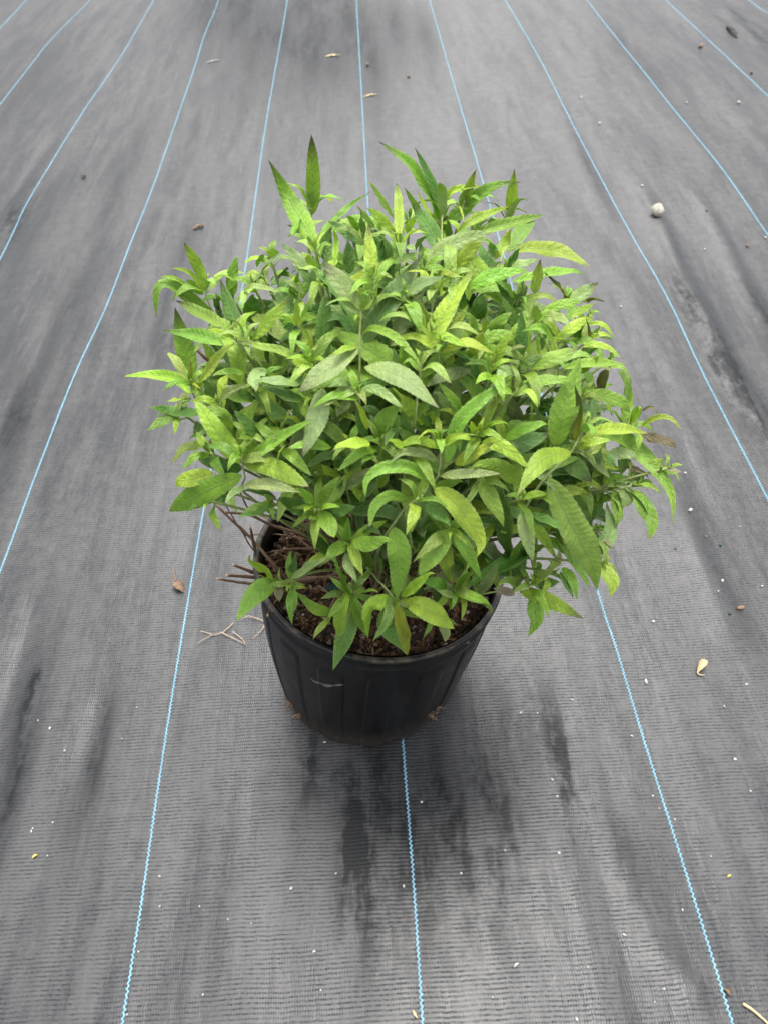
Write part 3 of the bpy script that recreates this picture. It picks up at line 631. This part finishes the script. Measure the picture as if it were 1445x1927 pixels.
def on_bush(x, y, s):
    d = ray(x, y); o = (CAM - BUSH_C) / BUSH_R; dd = d / BUSH_R
    a, b, c = dd @ dd, 2 * o @ dd, o @ o - s * s
    D = b * b - 4 * a * c
    # smooth hand-over from the near hit to the closest approach at the outline
    t = (-b - math.sqrt(max(D, 0.0))) / (2 * a)
    P = CAM + d * t
    if P[2] < .03: P = CAM + d * ((.03 - CAM[2]) / d[2])
    return P

NL, NA = 34, 6
TT = np.linspace(0, 1, NL + 1)
PROFILE = (TT ** .66) * ((1 - TT) ** 1.02); PROFILE /= PROFILE.max(); PROFILE = np.maximum(PROFILE, .035 * (1 - TT)); PROFILE[0] = .09
vv = np.linspace(-1, 1, NA + 1)
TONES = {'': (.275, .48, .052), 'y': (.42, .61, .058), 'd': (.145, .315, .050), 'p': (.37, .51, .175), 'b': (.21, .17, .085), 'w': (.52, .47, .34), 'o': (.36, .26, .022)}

def make_leaf(P3, width, traits, facing, r):
    if len(P3) == 3 and 't' not in traits and r.random() < .45:      # many tips bend over
        L0 = np.linalg.norm(P3[2] - P3[0]); P3 = np.vstack([P3[:2], [P3[1] * .35 + P3[2] * .65 + [0, 0, L0 * .03]], [P3[2] - [0, 0, L0 * r.uniform(.02, .10)]]])
    C = catmull(P3, NL + 1); Lg = np.linalg.norm(np.diff(C, axis=0), axis=1).sum()
    T = unit(np.gradient(C, axis=0))
    Nn = unit(facing[None] - (T @ facing)[:, None] * T)
    k = np.ones(7) / 7; Nn = unit(np.stack([np.convolve(np.pad(Nn[:, i], 3, 'edge'), k, 'valid') for i in range(3)], -1))
    # slow twist along the blade
    tw = r.normal(0, .22) * (TT - .3) + r.normal(0, .10); A0 = np.cross(T, Nn)
    A = unit(A0 * np.cos(tw)[:, None] + Nn * np.sin(tw)[:, None]); Nn = unit(np.cross(A, T))
    narrow = width < Lg * .16
    fold = np.radians(r.uniform(14, 30) if not narrow else 40) * (1 - .25 * TT)
    pr = (TT ** r.uniform(.52, .85)) * ((1 - TT) ** r.uniform(.85, 1.25)); pr /= pr.max(); pr = np.maximum(pr, .03 * (1 - TT)); pr[0] = .08
    hw = width * .5 * pr / math.cos(fold.mean()) * (1 + .05 * np.sin(TT * r.uniform(5, 9) + r.uniform(0, 6)))
    tooth = np.where(np.arange(NL + 1) % 2 == 0, 1.035, .97); tooth[[0, -1]] = 1
    ph, kk = r.uniform(0, 6.28, 2), r.uniform(9, 17, 2); amp = r.uniform(.07, .18)
    H = hw[:, None] * np.abs(vv)[None]
    H = np.where(np.abs(vv)[None] > .99, H * tooth[:, None], H)
    sgn = np.sign(vv)[None]
    wave = amp * hw[:, None] * (np.abs(vv)[None] ** 2) * np.where(sgn > 0, np.sin(TT * kk[0] + ph[0])[:, None], np.sin(TT * kk[1] + ph[1])[:, None])
    droop = -.28 * hw[:, None] * np.abs(vv)[None] ** 2.2
    cf, sf = np.cos(fold)[:, None], np.sin(fold)[:, None]
    V = C[:, None] + A[:, None] * (H * sgn * cf)[..., None] + Nn[:, None] * (H * sf + wave + droop)[..., None]
    th_ = .00045 * (1 - np.abs(vv) ** 4)[None, :, None]
    Vb = V - Nn[:, None] * th_
    Vt = V.reshape(-1, 3); Vb = Vb.reshape(-1, 3); n = len(Vt)
    Fc = np.vstack([grid_faces(NL + 1, NA + 1, flip=True), grid_faces(NL + 1, NA + 1, off=n)])
    mi = np.r_[np.zeros(NL * NA), np.ones(NL * NA)]
    u = np.repeat(TT * Lg * 100, NA + 1); v = np.tile(vv, NL + 1)
    uvs = np.stack([np.r_[u, u], np.r_[v, v]], -1); uvs[:, 0] += r.uniform(0, 9)
    # albedo
    keys = [c for c in traits if c in TONES] or ['']
    base = np.mean([TONES[c] for c in keys], axis=0)
    if traits.count('y') > 1: base = np.array([.50, .56, .04])
    base = base * r.uniform(.82, 1.22) * (1 + r.normal(0, .05, 3))
    t1 = np.repeat(TT, NA + 1)[:, None]; edge = np.abs(np.tile(vv, NL + 1))[:, None]
    col = np.tile(base, (n, 1))
    if 'w' not in traits and 'b' not in traits:
        col = col * (1 - .10 * t1) + np.array([.05, .05, -.004]) * np.clip(1 - t1 * 3, 0, 1) * (1 if 'd' not in traits else .4)
        col = col + (np.array([.42, .50, .20]) - col) * (.30 * np.clip((edge - .8) * 5, 0, 1))
        if 'o' in traits: col = col + (np.array([.10, .16, .03]) - col) * np.clip(t1 * 1.6 - .2, 0, 1)
        if 't' in traits:
            e = np.clip((t1 - r.uniform(.62, .8)) / .25, 0, 1); col = col + (np.array([.075, .062, .035]) - col) * (.72 * e)
            e = np.clip((t1 - .95) / .05, 0, 1); col = col + (np.array([.03, .02, .015]) - col) * e
        elif r.random() < .4:
            e = np.clip((t1 - .90) / .08, 0, 1); col = col + (np.array([.42, .38, .24]) - col) * (.75 * e)
    colb = col * .55 + np.array([.17, .21, .13]) if 'w' not in traits else col
    return np.vstack([Vt, Vb]), Fc, mi, uvs, np.clip(np.vstack([col, colb]), .004, .8), Lg

leaves = []        # dict(base, P3, width, traits, facing)
lr = np.random.default_rng(5)
for (x0, y0, sc), txt in TRACE.items():
    for item in txt.replace('\n', '|').split('|'):
        item = item.strip()
        if not item: continue
        pts, w, tr = item.split(';')
        px = [(x0 + float(a.split()[0]) * sc, y0 + float(a.split()[1]) * sc) for a in pts.split('>')]
        off = lr.normal(0, .018) + (-.10 if '-' in tr else 0) + (-.035 if 'd' in tr else 0) + (.025 if ('y' in tr or 'p' in tr) and '-' not in tr else 0)
        n = len(px); low = px[0][1] > 1130
        S = [.93 + .11 * (i / (n - 1)) + off for i in range(n)]
        P3 = np.array([on_bush(q[0], q[1], s) for q, s in zip(px, S)])
        # leaves low at the front stand over the mix and the rim
        dep = float(np.mean((P3 - CAM) @ FWD))
        out = unit((P3.mean(0) - BUSH_C) / BUSH_R ** 2)
        tocam = unit(CAM - P3.mean(0))
        facing = unit(.50 * tocam + .50 * np.array([0, 0, 1.0]) + .18 * out + lr.normal(0, .20, 3))
        leaves.append(dict(P3=P3, width=float(w) * sc * dep / F_PX * 1.02, traits=tr, facing=facing, big=True, px=px))
print('traced leaves', len(leaves))

# the inner leaves between the traced ones: smaller and older, inside the same dome
POLY = np.array([(340, 640), (400, 545), (470, 510), (560, 490), (620, 430), (760, 400), (830, 380), (900, 430), (970, 480), (1010, 570), (1080, 610), (1120, 700), (1190, 800), (1195, 900), (1165, 1000),
                 (1090, 1080), (980, 1110), (860, 1125), (740, 1100), (650, 1050), (600, 960), (530, 930), (430, 880), (380, 810), (345, 720)], float)
def inside(x, y):
    c = False; j = len(POLY) - 1
    for i in range(len(POLY)):
        xi, yi = POLY[i]; xj, yj = POLY[j]
        if (yi > y) != (yj > y) and x < (xj - xi) * (y - yi) / (yj - yi) + xi: c = not c
        j = i
    return c
cnt = 0
while cnt < 600:
    d = unit(lr.normal(size=3))
    if d[2] < -.75: continue
    s = lr.uniform(.38, .92) if cnt < 460 else lr.uniform(.08, .5)
    if cnt % 3 and d @ unit(CAM - BUSH_C) < 0: continue
    b = BUSH_C + BUSH_R * d * s
    out = unit(d / BUSH_R)
    dirn = unit(out * lr.uniform(.2, 1.0) + lr.normal(0, .65, 3) + np.array([0, 0, .25]))
    Lg = lr.uniform(.042, .085)
    side = unit(np.array([0, 0, -1.0]) + .2 * lr.normal(size=3))
    P3 = np.array([b, b + dirn * Lg * .5 + side * Lg * .01, b + dirn * Lg + side * Lg * lr.uniform(.02, .28)])
    q = project(P3)
    if not all(inside(*k) for k in q) or (((P3 - BUSH_C) / BUSH_R) ** 2).sum(1).max() > .97: continue
    facing = unit(.45 * out + .55 * np.array([0, 0, 1.0]) + .25 * unit(CAM - b) + lr.normal(0, .35, 3))
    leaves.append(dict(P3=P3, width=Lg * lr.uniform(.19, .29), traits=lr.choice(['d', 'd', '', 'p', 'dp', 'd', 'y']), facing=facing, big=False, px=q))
    cnt += 1

# long blades just under the outer layer, pointing out from the middle of the bush
cnt = 0
while cnt < 210:
    x, y = lr.uniform(330, 1200), lr.uniform(400, 1120)
    if cnt % 5 == 0: x, y = lr.uniform(930, 1190), lr.uniform(820, 1090)
    if not inside(x, y): continue
    a = math.atan2(y - 850, x - 760) + lr.normal(0, .75); Lp = lr.uniform(70, 165)
    if lr.random() < .3: a = -math.pi / 2 + lr.normal(0, .6)
    dx, dy = math.cos(a), math.sin(a); k = lr.normal(0, .10)
    px = [(x, y), (x + dx * Lp * .5 - dy * k * Lp, y + dy * Lp * .5 + dx * k * Lp - .03 * Lp), (x + dx * Lp, y + dy * Lp)]
    if not inside(*px[-1]) or not inside(*px[1]): continue
    s0 = lr.uniform(.70, .88); P3 = np.array([on_bush(q[0], q[1], s0 + .05 * i) for i, q in enumerate(px)])
    P3[2, 2] -= lr.uniform(0, .012)
    dep = float(np.mean((P3 - CAM) @ FWD)); out = unit((P3.mean(0) - BUSH_C) / BUSH_R ** 2)
    facing = unit(.40 * unit(CAM - P3.mean(0)) + .55 * np.array([0, 0, 1.0]) + .2 * out + lr.normal(0, .28, 3))
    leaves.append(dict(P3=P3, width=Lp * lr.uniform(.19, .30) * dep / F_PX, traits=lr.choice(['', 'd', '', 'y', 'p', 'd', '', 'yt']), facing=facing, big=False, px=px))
    cnt += 1

# ---- stems: explicit ones first, then one shoot for every cluster of leaf bases
shoots = []        # (object, sample points)
def bez(a, c, b, n):
    t = np.linspace(0, 1, n)[:, None]; return (1 - t) ** 2 * a + 2 * t * (1 - t) * c + t * t * b
def stem_col(n, k, woody, T):
    g, b = np.array([.30, .37, .13]), np.array([.15, .095, .055])
    m = np.clip(T * 1.5 - .1, 0, 1)[:, None] if not woody else np.zeros((n, 1))
    c = b * (1 - m) + g * m
    c = c * (1 + .12 * rng.normal(size=(n, 1)))
    return np.repeat(c, k, 0)
def add_stem(name, P, R, woody=False, cut=False):
    n, k = len(P), 8
    R = np.asarray(R) * (1 + .10 * (np.abs((np.arange(n) % 7) - 3) == 3))
    V, Fq = tube(P, R, k, .03)
    s = np.linspace(0, 1, n); col = stem_col(n, k, woody, s)
    if cut: col[-k:] = (.42, .30, .17)
    o = obj(name, mesh(name, V - P[0], Fq, M_STEM, col=col), P[0], shrub)
    shoots.append((o, P)); return o
def root_at():
    a = rng.uniform(0, 6.28); r_ = .035 * math.sqrt(rng.uniform()); return CROWN + r_ * math.cos(a) * E1 + r_ * math.sin(a) * E2 - RIM_N * .006
def to_crown(tip, dirn):
    c0 = root_at(); ctrl = tip + dirn * .45 * np.linalg.norm(tip - c0)
    ctrl = .5 * ctrl + .5 * (c0 + np.array([0, 0, .09]) + .25 * (tip - c0) * [1, 1, 0])
    return bez(c0, ctrl, tip, 16)
for (x0, y0, sc), txt in STEMS.items():
    for item in txt.split('|'):
        pts, dia, fl = item.split(';')
        px = [(x0 + float(a.split()[0]) * sc, y0 + float(a.split()[1]) * sc) for a in pts.split('>')]
        n = len(px); woody = 'b' in fl; R0 = float(dia) / 2000 * (.8 if 'b' in fl else 1)
        if woody and px[0][1] > 830 and px[0][0] < 700:
            # bare twigs reaching out of the pot mouth: they run from just over the mix outwards
            end = []
            for i, q in enumerate(px):
                f_ = 1 - i / (n - 1); z = .235 + .085 * f_ if px[0][1] < 1000 else .232 + .03 * f_
                end.append(on_plane(q[0], q[1], z))
            P = np.array(end)
        else:
            P = np.array([on_bush(q[0], q[1], (.99 if not woody else .86) - .10 * i / (n - 1)) for i, q in enumerate(px)])
        P = P[::-1]
        if 'k' in fl and n <= 3 and px[0][0] < 700:
            c0 = P[0] + unit(P[0] - P[1]) * .01; path = np.vstack([[c0], P]); path = catmull(path, 14)
        else:
            tail = to_crown(P[0], unit(P[0] - P[1])); path = np.vstack([tail[:-1], P]); path = catmull(path, 34)
        taper = np.linspace(1.35, .8 if woody else .38, len(path))
        add_stem('woody_twig' if woody else 'shoot', path, R0 * taper, woody, 'k' in fl)
ends = [P[int(len(P) * .75):] for _, P in shoots]
bases = [l['P3'][0] for l in leaves if l['big']]
used = [False] * len(bases)
for i, b in enumerate(bases):
    if min(np.linalg.norm(E - b, axis=1).min() for E in ends) < .016: used[i] = True
for i, b in enumerate(bases):
    if used[i]: continue
    grp = [j for j in range(len(bases)) if not used[j] and np.linalg.norm(bases[j] - b) < .028]
    for j in grp: used[j] = True
    tip = np.mean([bases[j] for j in grp], axis=0)
    inward = unit(CROWN + [0, 0, .08] - tip)
    P = to_crown(tip, inward)
    for j in grp:
        if np.linalg.norm(bases[j] - tip) > .004 and j != grp[0]: pass
    add_stem('shoot', catmull(P, 22), np.linspace(.0021, .0011, 22))

# ---- tight pairs of young leaves at the tip of every green shoot
for so, P in list(shoots):
    if so.name.startswith('woody'): continue
    tip = P[-1]; ax = unit(unit(P[-1] - P[-3]) + np.array([0, 0, .45])); e1 = unit(np.cross(ax, lr.normal(size=3))); e2 = np.cross(ax, e1)
    for k, (Lg, spread) in enumerate([(.012, .25), (.013, .25), (.024, .65), (.023, .7), (.036, .95), (.034, 1.0)]):
        Lg *= lr.uniform(.75, 1.3); d = (e1 if (k // 2) % 2 == 0 else e2) * (1 if k % 2 else -1)
        b = tip - ax * (.004 * (k // 2)); m = b + ax * Lg * .5 * math.cos(spread) + d * Lg * .5 * math.sin(spread)
        t = m + ax * Lg * .42 * math.cos(spread + .75) + d * Lg * .5 * math.sin(spread + .75) - np.array([0, 0, .08 * Lg])
        leaves.append(dict(P3=np.array([b, m, t]), width=Lg * lr.uniform(.17, .25), traits=lr.choice(['y', '', 'yp', '']), facing=unit(ax + .4 * unit(CAM - tip) - .35 * d), big=False, px=project(np.array([b, m, t])), small=True))

# ---- leaf objects: the largest 300 singly, hung on their shoot; the rest as one mass
def leaf_area(l):
    q = np.asarray(l['px']); return np.linalg.norm(q[-1] - q[0]) * l['width'] * (1 if l['big'] else .25)
order = sorted(range(len(leaves)), key=lambda i: -leaf_area(leaves[i]))
single = set(order[:300])
rest = []
for i, l in enumerate(leaves):
    r = np.random.default_rng(1000 + i)
    V, Fc, mi, uvs, col, Lg = make_leaf(l['P3'], l['width'], l['traits'], l['facing'], r)
    if i in single:
        b = l['P3'][0]
        so = min(shoots, key=lambda s: np.linalg.norm(s[1][len(s[1]) // 2:] - b, axis=1).min())
        # short stalk so that the blade meets its shoot
        obj('leaf', mesh('leaf', V - b, Fc, [M_LEAF, M_UNDER], uv=uvs, col=col, mat_idx=mi), b, so[0])
    else:
        rest.append((V, Fc, mi, uvs, col))
off = 0; FV = []
for V, Fc, *_ in rest: FV.append(Fc + off); off += len(V)
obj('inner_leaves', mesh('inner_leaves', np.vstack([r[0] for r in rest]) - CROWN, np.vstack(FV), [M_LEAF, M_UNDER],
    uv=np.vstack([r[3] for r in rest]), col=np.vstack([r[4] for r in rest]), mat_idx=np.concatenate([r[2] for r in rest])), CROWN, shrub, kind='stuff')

# ------------------------------------------------------------------ litter on the fabric
def lump(n, r, sq=(1, 1, 1), rough=.18, seed=0):
    """irregular angular grain: subdivided icosahedron with noise"""
    V, Fq = balls(np.zeros((1, 3)), np.ones(1)); V = V.copy(); Fq = [tuple(f) for f in Fq]
    for _ in range(n):
        cache = {}; out = []; V = list(V)
        def midp(a, b):
            k = (min(a, b), max(a, b))
            if k not in cache: V.append(unit(np.asarray(V[a]) + np.asarray(V[b]))); cache[k] = len(V) - 1
            return cache[k]
        for a, b, c in Fq:
            x, y, z = midp(a, b), midp(b, c), midp(c, a); out += [(a, x, z), (b, y, x), (c, z, y), (x, y, z)]
        V, Fq = np.array(V), out
    g = np.random.default_rng(seed); d = unit(g.normal(size=(9, 3)))
    f = 1 + rough * (np.maximum(V @ d.T, 0) ** 3 @ g.normal(0, 1, 9)) * .6
    V = V * np.clip(f, .6, 1.5)[:, None] * np.array(sq) * r
    return V, Fq
grain_mesh = [mesh('perlite_grain', *lump(1, 1.0, sq, .35, k), M_PERL) for k, sq in enumerate([(1, 1, .8), (1.2, .8, .7), (.9, 1.1, .75), (1, .75, .7)])]
def on_ground(x, y):
    p = on_plane(x, y); p[2] = float(ground_h(p[0], p[1])); return p
def px_m(p): return float((p - CAM) @ FWD) / F_PX

GRAINS = [(1126, 237, 5), (1387, 200, 5), (1092, 188, 4), (1290, 198, 4), (1206, 357, 5), (1439, 449, 4), (1325, 469, 4), (1168, 574, 5), (1291, 884, 5), (1300, 955, 7), (1361, 1088, 6), (1436, 1097, 5),
          (1231, 1165, 6), (1216, 1279, 7), (1407, 1283, 5), (1365, 1324, 4), (1385, 1424, 6), (979, 1342, 5), (1010, 1342, 4), (1038, 1469, 6), (1047, 1500, 5), (1076, 1317, 4), (1189, 1383, 5), (1228, 1497, 5), (793, 1511, 5),
          (867, 1648, 4), (760, 1672, 5), (949, 1604, 4), (1050, 1608, 6), (1283, 1713, 4), (550, 1675, 7), (634, 1647, 4), (62, 1559, 4), (60, 1565, 4), (100, 1548, 4), (95, 1371, 6), (123, 1413, 4), (303, 1651, 4), (303, 1707, 4),
          (378, 1708, 4), (263, 1792, 4), (594, 1794, 5), (385, 1874, 4), (606, 1867, 4), (242, 1910, 4), (1172, 1760, 5), (1103, 1823, 4), (1082, 1921, 7), (1247, 1862, 4), (612, 1397, 4), (72, 1355, 3), (258, 1331, 3),
          (1415, 1484, 4), (1270, 1540, 3), (1338, 1610, 3), (1240, 1520, 3), (925, 1880, 3), (1230, 1886, 3), (476, 1741, 3), (230, 1390, 3), (90, 1610, 3), (432, 1733, 3), (1352, 1110, 3), (1280, 1010, 3), (1395, 985, 3)]
GLAB = 'tiny white perlite grain lying loose on the black woven ground fabric'
for i, (x, y, s) in enumerate(GRAINS):
    p = on_ground(x, y); r = s * px_m(p) * .5
    o = obj('perlite_grain', grain_mesh[i % 4], p + [0, 0, r * .6], label=GLAB, category='perlite grain', group='perlite grains scattered on the fabric')
    o.scale = (r, r, r); o.rotation_euler = (0, 0, rng.uniform(0, 6.28))
def item(name, V, Fq, m, p, label, cat, group=None, smooth=True):
    o = obj(name, mesh(name, V, Fq, m, smooth=smooth), p, label=label, category=cat)
    if group: o['group'] = group
    return o
# large white stone
p = on_ground(1233, 409); r = 12.5 * px_m(p)
V, Fq = lump(3, r, (.95, .9, 1.05), .38, 4)
V[:, 2] = np.maximum(V[:, 2], -.72 * r); V[:, :2] *= (1 - .22 * np.clip(V[:, 2:] / r, 0, 1))
item('white_stone', V, Fq, M_STONE, p + [0, 0, .70 * r], 'rounded whitish stone, the largest stone lying on the fabric', 'stone')
# small brown and green bits
for i, (x, y, s, m, nm, lab, cat, grp) in enumerate([
    (1327, 402, 5, M_BROWN, 'brown_pebble', 'tiny reddish brown crumb lying uphill of the folded fabric', 'pebble', 'brown crumbs on the fabric'), (1405, 464, 6, M_BROWN, 'brown_pebble', '', '', ''),
    (1412, 141, 6, M_BROWN, 'brown_pebble', '', '', ''), (1318, 88, 8, M_BROWN, 'brown_pebble', '', '', ''), (692, 124, 7, M_BROWN, 'brown_pebble', '', '', ''), (1330, 1004, 5, M_BROWN, 'brown_pebble', '', '', ''), (768, 146, 6, M_BROWN, 'brown_pebble', '', '', ''),
    (1374, 1152, 6, M_PRILL, 'fertilizer_bead', 'small green fertilizer bead lying on the fabric', 'fertilizer bead', 'green beads on the fabric'), (1358, 1020, 5, M_PRILL, 'fertilizer_bead', '', '', ''), (1272, 1028, 4, M_PRILL, 'fertilizer_bead', '', '', '')]):
    p = on_ground(x, y); r = s * px_m(p) * .5; V, Fq = lump(1, r, (1, .9, .8), .3 if m is M_BROWN else .05, 20 + i)
    lab = lab or ('tiny reddish brown crumb lying on the black fabric' if m is M_BROWN else 'small green fertilizer bead lying on the fabric')
    if m is M_BROWN: lab = 'tiny reddish brown crumb lying on the black fabric'
    item(nm, V, Fq, m, p + [0, 0, r * .7], lab, 'crumb' if m is M_BROWN else 'fertilizer bead', 'brown crumbs on the fabric' if m is M_BROWN else 'green beads on the fabric')
p = on_ground(1395, 1139); k = px_m(p); V, Fq = lump(2, 1.0, (8 * k, 4 * k, 3.5 * k), .25, 31)
item('seed_husk', V, Fq, M_BROWN, p + [0, 0, 3 * k], 'oval pinkish brown seed husk beside a green bead', 'husk').rotation_euler = (0, 0, .15)

def litter_leaf(pxs, wpx, m, name, label, cat, lift=.004, curl=.5, seed=0, stalk=None):
    g = np.random.default_rng(seed)
    G = np.array([on_ground(*q) for q in pxs]); k = px_m(G.mean(0)); c = catmull(G, 15); t = np.linspace(0, 1, 15)
    c[:, 2] += lift * np.sin(np.pi * t) + .0014
    T = unit(np.gradient(c, axis=0)); A = unit(np.cross(T, [0, 0, 1.0])); hw = wpx * k * .5 * np.sin(np.pi * (.08 + .88 * t)) * (1 + .15 * g.normal(size=15))
    v = np.linspace(-1, 1, 7)
    P = c[:, None] + A[:, None] * (hw[:, None] * v[None])[..., None]
    P[..., 2] += hw[:, None] * curl * np.abs(v)[None] ** 1.6 + .12 * hw[:, None] * g.normal(size=(15, 7))
    top = P.reshape(-1, 3); bot = top - [0, 0, .0007]; n = len(top)
    parts = [(np.vstack([top, bot]), [tuple(f) for f in np.vstack([grid_faces(15, 7, flip=True), grid_faces(15, 7, off=n)])])]
    if stalk:
        S = np.array([on_ground(*q) for q in stalk]); S[:, 2] += np.array([.0025, .004, .002])[:len(S)]
        parts.append(tube(catmull(S, 8), np.linspace(.0011, .0006, 8), 6))
    V, Fq = join(parts); o0 = G[0]
    return item(name, V - o0, Fq, m, o0, label, cat)
litter_leaf([(1330, 1238), (1321, 1250), (1313, 1262)], 13, M_STRAW, 'dead_leaf', 'curled cream dead leaf with dark hooked stalk on bare fabric', 'dead leaf', .006, .9, 1, [(1313, 1262), (1316, 1267), (1327, 1267)])
litter_leaf([(329, 1094), (335, 1103), (346, 1113)], 17, M_BROWN, 'dead_leaf', 'small crumpled tan leaf with dark upright stalk beside blue thread', 'dead leaf', .006, .8, 2, [(331, 1094), (328, 1078), (326, 1062)])
litter_leaf([(363, 434), (373, 431), (386, 426)], 10, M_BROWN, 'dead_leaf', 'small dark brown leaf scrap behind the left of shrub', 'dead leaf', .004, .6, 3)
litter_leaf([(1367, 48), (1377, 60), (1387, 71)], 8, M_DARK, 'dead_leaf', 'long blackish leaf scrap near the far blue threads', 'dead leaf', .004, .8, 4)
litter_leaf([(612, 107), (625, 105), (640, 103)], 6, M_STRAW, 'dead_leaf', 'flat tan leaf flake beside the dark painted reflection', 'dead leaf', .002, .2, 5)
litter_leaf([(684, 184), (697, 181), (712, 178)], 4, M_STRAW, 'dead_leaf', 'thin tan leaf sliver touching a blue thread', 'dead leaf', .002, .2, 6)
litter_leaf([(387, 118), (401, 115), (416, 112)], 4, M_STONE, 'dead_leaf', 'pale flattened leaf sliver next to a blue thread', 'dead leaf', .002, .2, 7)
litter_leaf([(1362, 1862), (1368, 1868), (1373, 1873)], 10, M_BROWN, 'dead_leaf', 'tiny curled brown leaf beside thread and straw', 'dead leaf', .003, 1.0, 8)
litter_leaf([(965, 1824), (969, 1819), (974, 1816)], 4, M_PERL, 'plant_fibre', 'short white fibre lying between two blue threads', 'fibre', .002, .3, 9)
litter_leaf([(777, 1904), (781, 1913), (786, 1920)], 5, M_STRAW, 'grass_seed', 'slender tan grass seed beside blue thread', 'seed', .002, .6, 10)
litter_leaf([(62, 1615), (67, 1612), (72, 1608)], 4, M_YEL, 'yellow_petal', 'tiny yellow petal on fabric with white grains near', 'petal', .002, .5, 11)
litter_leaf([(1369, 1650), (1372, 1647), (1376, 1648)], 3.5, M_YEL, 'yellow_petal', 'tiny yellow petal right of a blue thread', 'petal', .002, .5, 12)
litter_leaf([(155, 338), (158, 335), (162, 332)], 7, M_DARK, 'dark_crumb', 'small black crumb on fabric beyond the shrub', 'crumb', .003, .6, 13)
# straw
S = np.array([on_ground(*q) for q in ((1396, 1889), (1420, 1905), (1452, 1934))]); S[:, 2] += .0022
V, Fq = tube(catmull(S, 14), np.linspace(.0016, .0011, 14), 8, .08)
item('straw_stalk', V - S[0], Fq, M_STRAW, S[0], 'single dry straw stalk lying on the fabric', 'straw')
# loose fine roots by the pot
parts = []
for pxs in ([(500, 1172), (470, 1163), (455, 1168)], [(441, 1175), (420, 1192), (400, 1197), (372, 1213)], [(418, 1193), (445, 1206), (465, 1216)], [(400, 1196), (385, 1190), (378, 1188)], [(440, 1192), (455, 1203), (464, 1215)], [(502, 1178), (490, 1192), (478, 1205)]):
    S = np.array([on_ground(*q) for q in pxs]); S[:, 2] += .003 + rng.uniform(0, .003, len(S)); parts.append(tube(catmull(S, 10), np.linspace(.0008, .0004, 10), 5, .1))
V, Fq = join(parts)
item('loose_roots', V - parts[0][0][0], Fq, M_LINEN, parts[0][0][0], 'tangle of fine tan roots lying left of the black pot', 'roots')
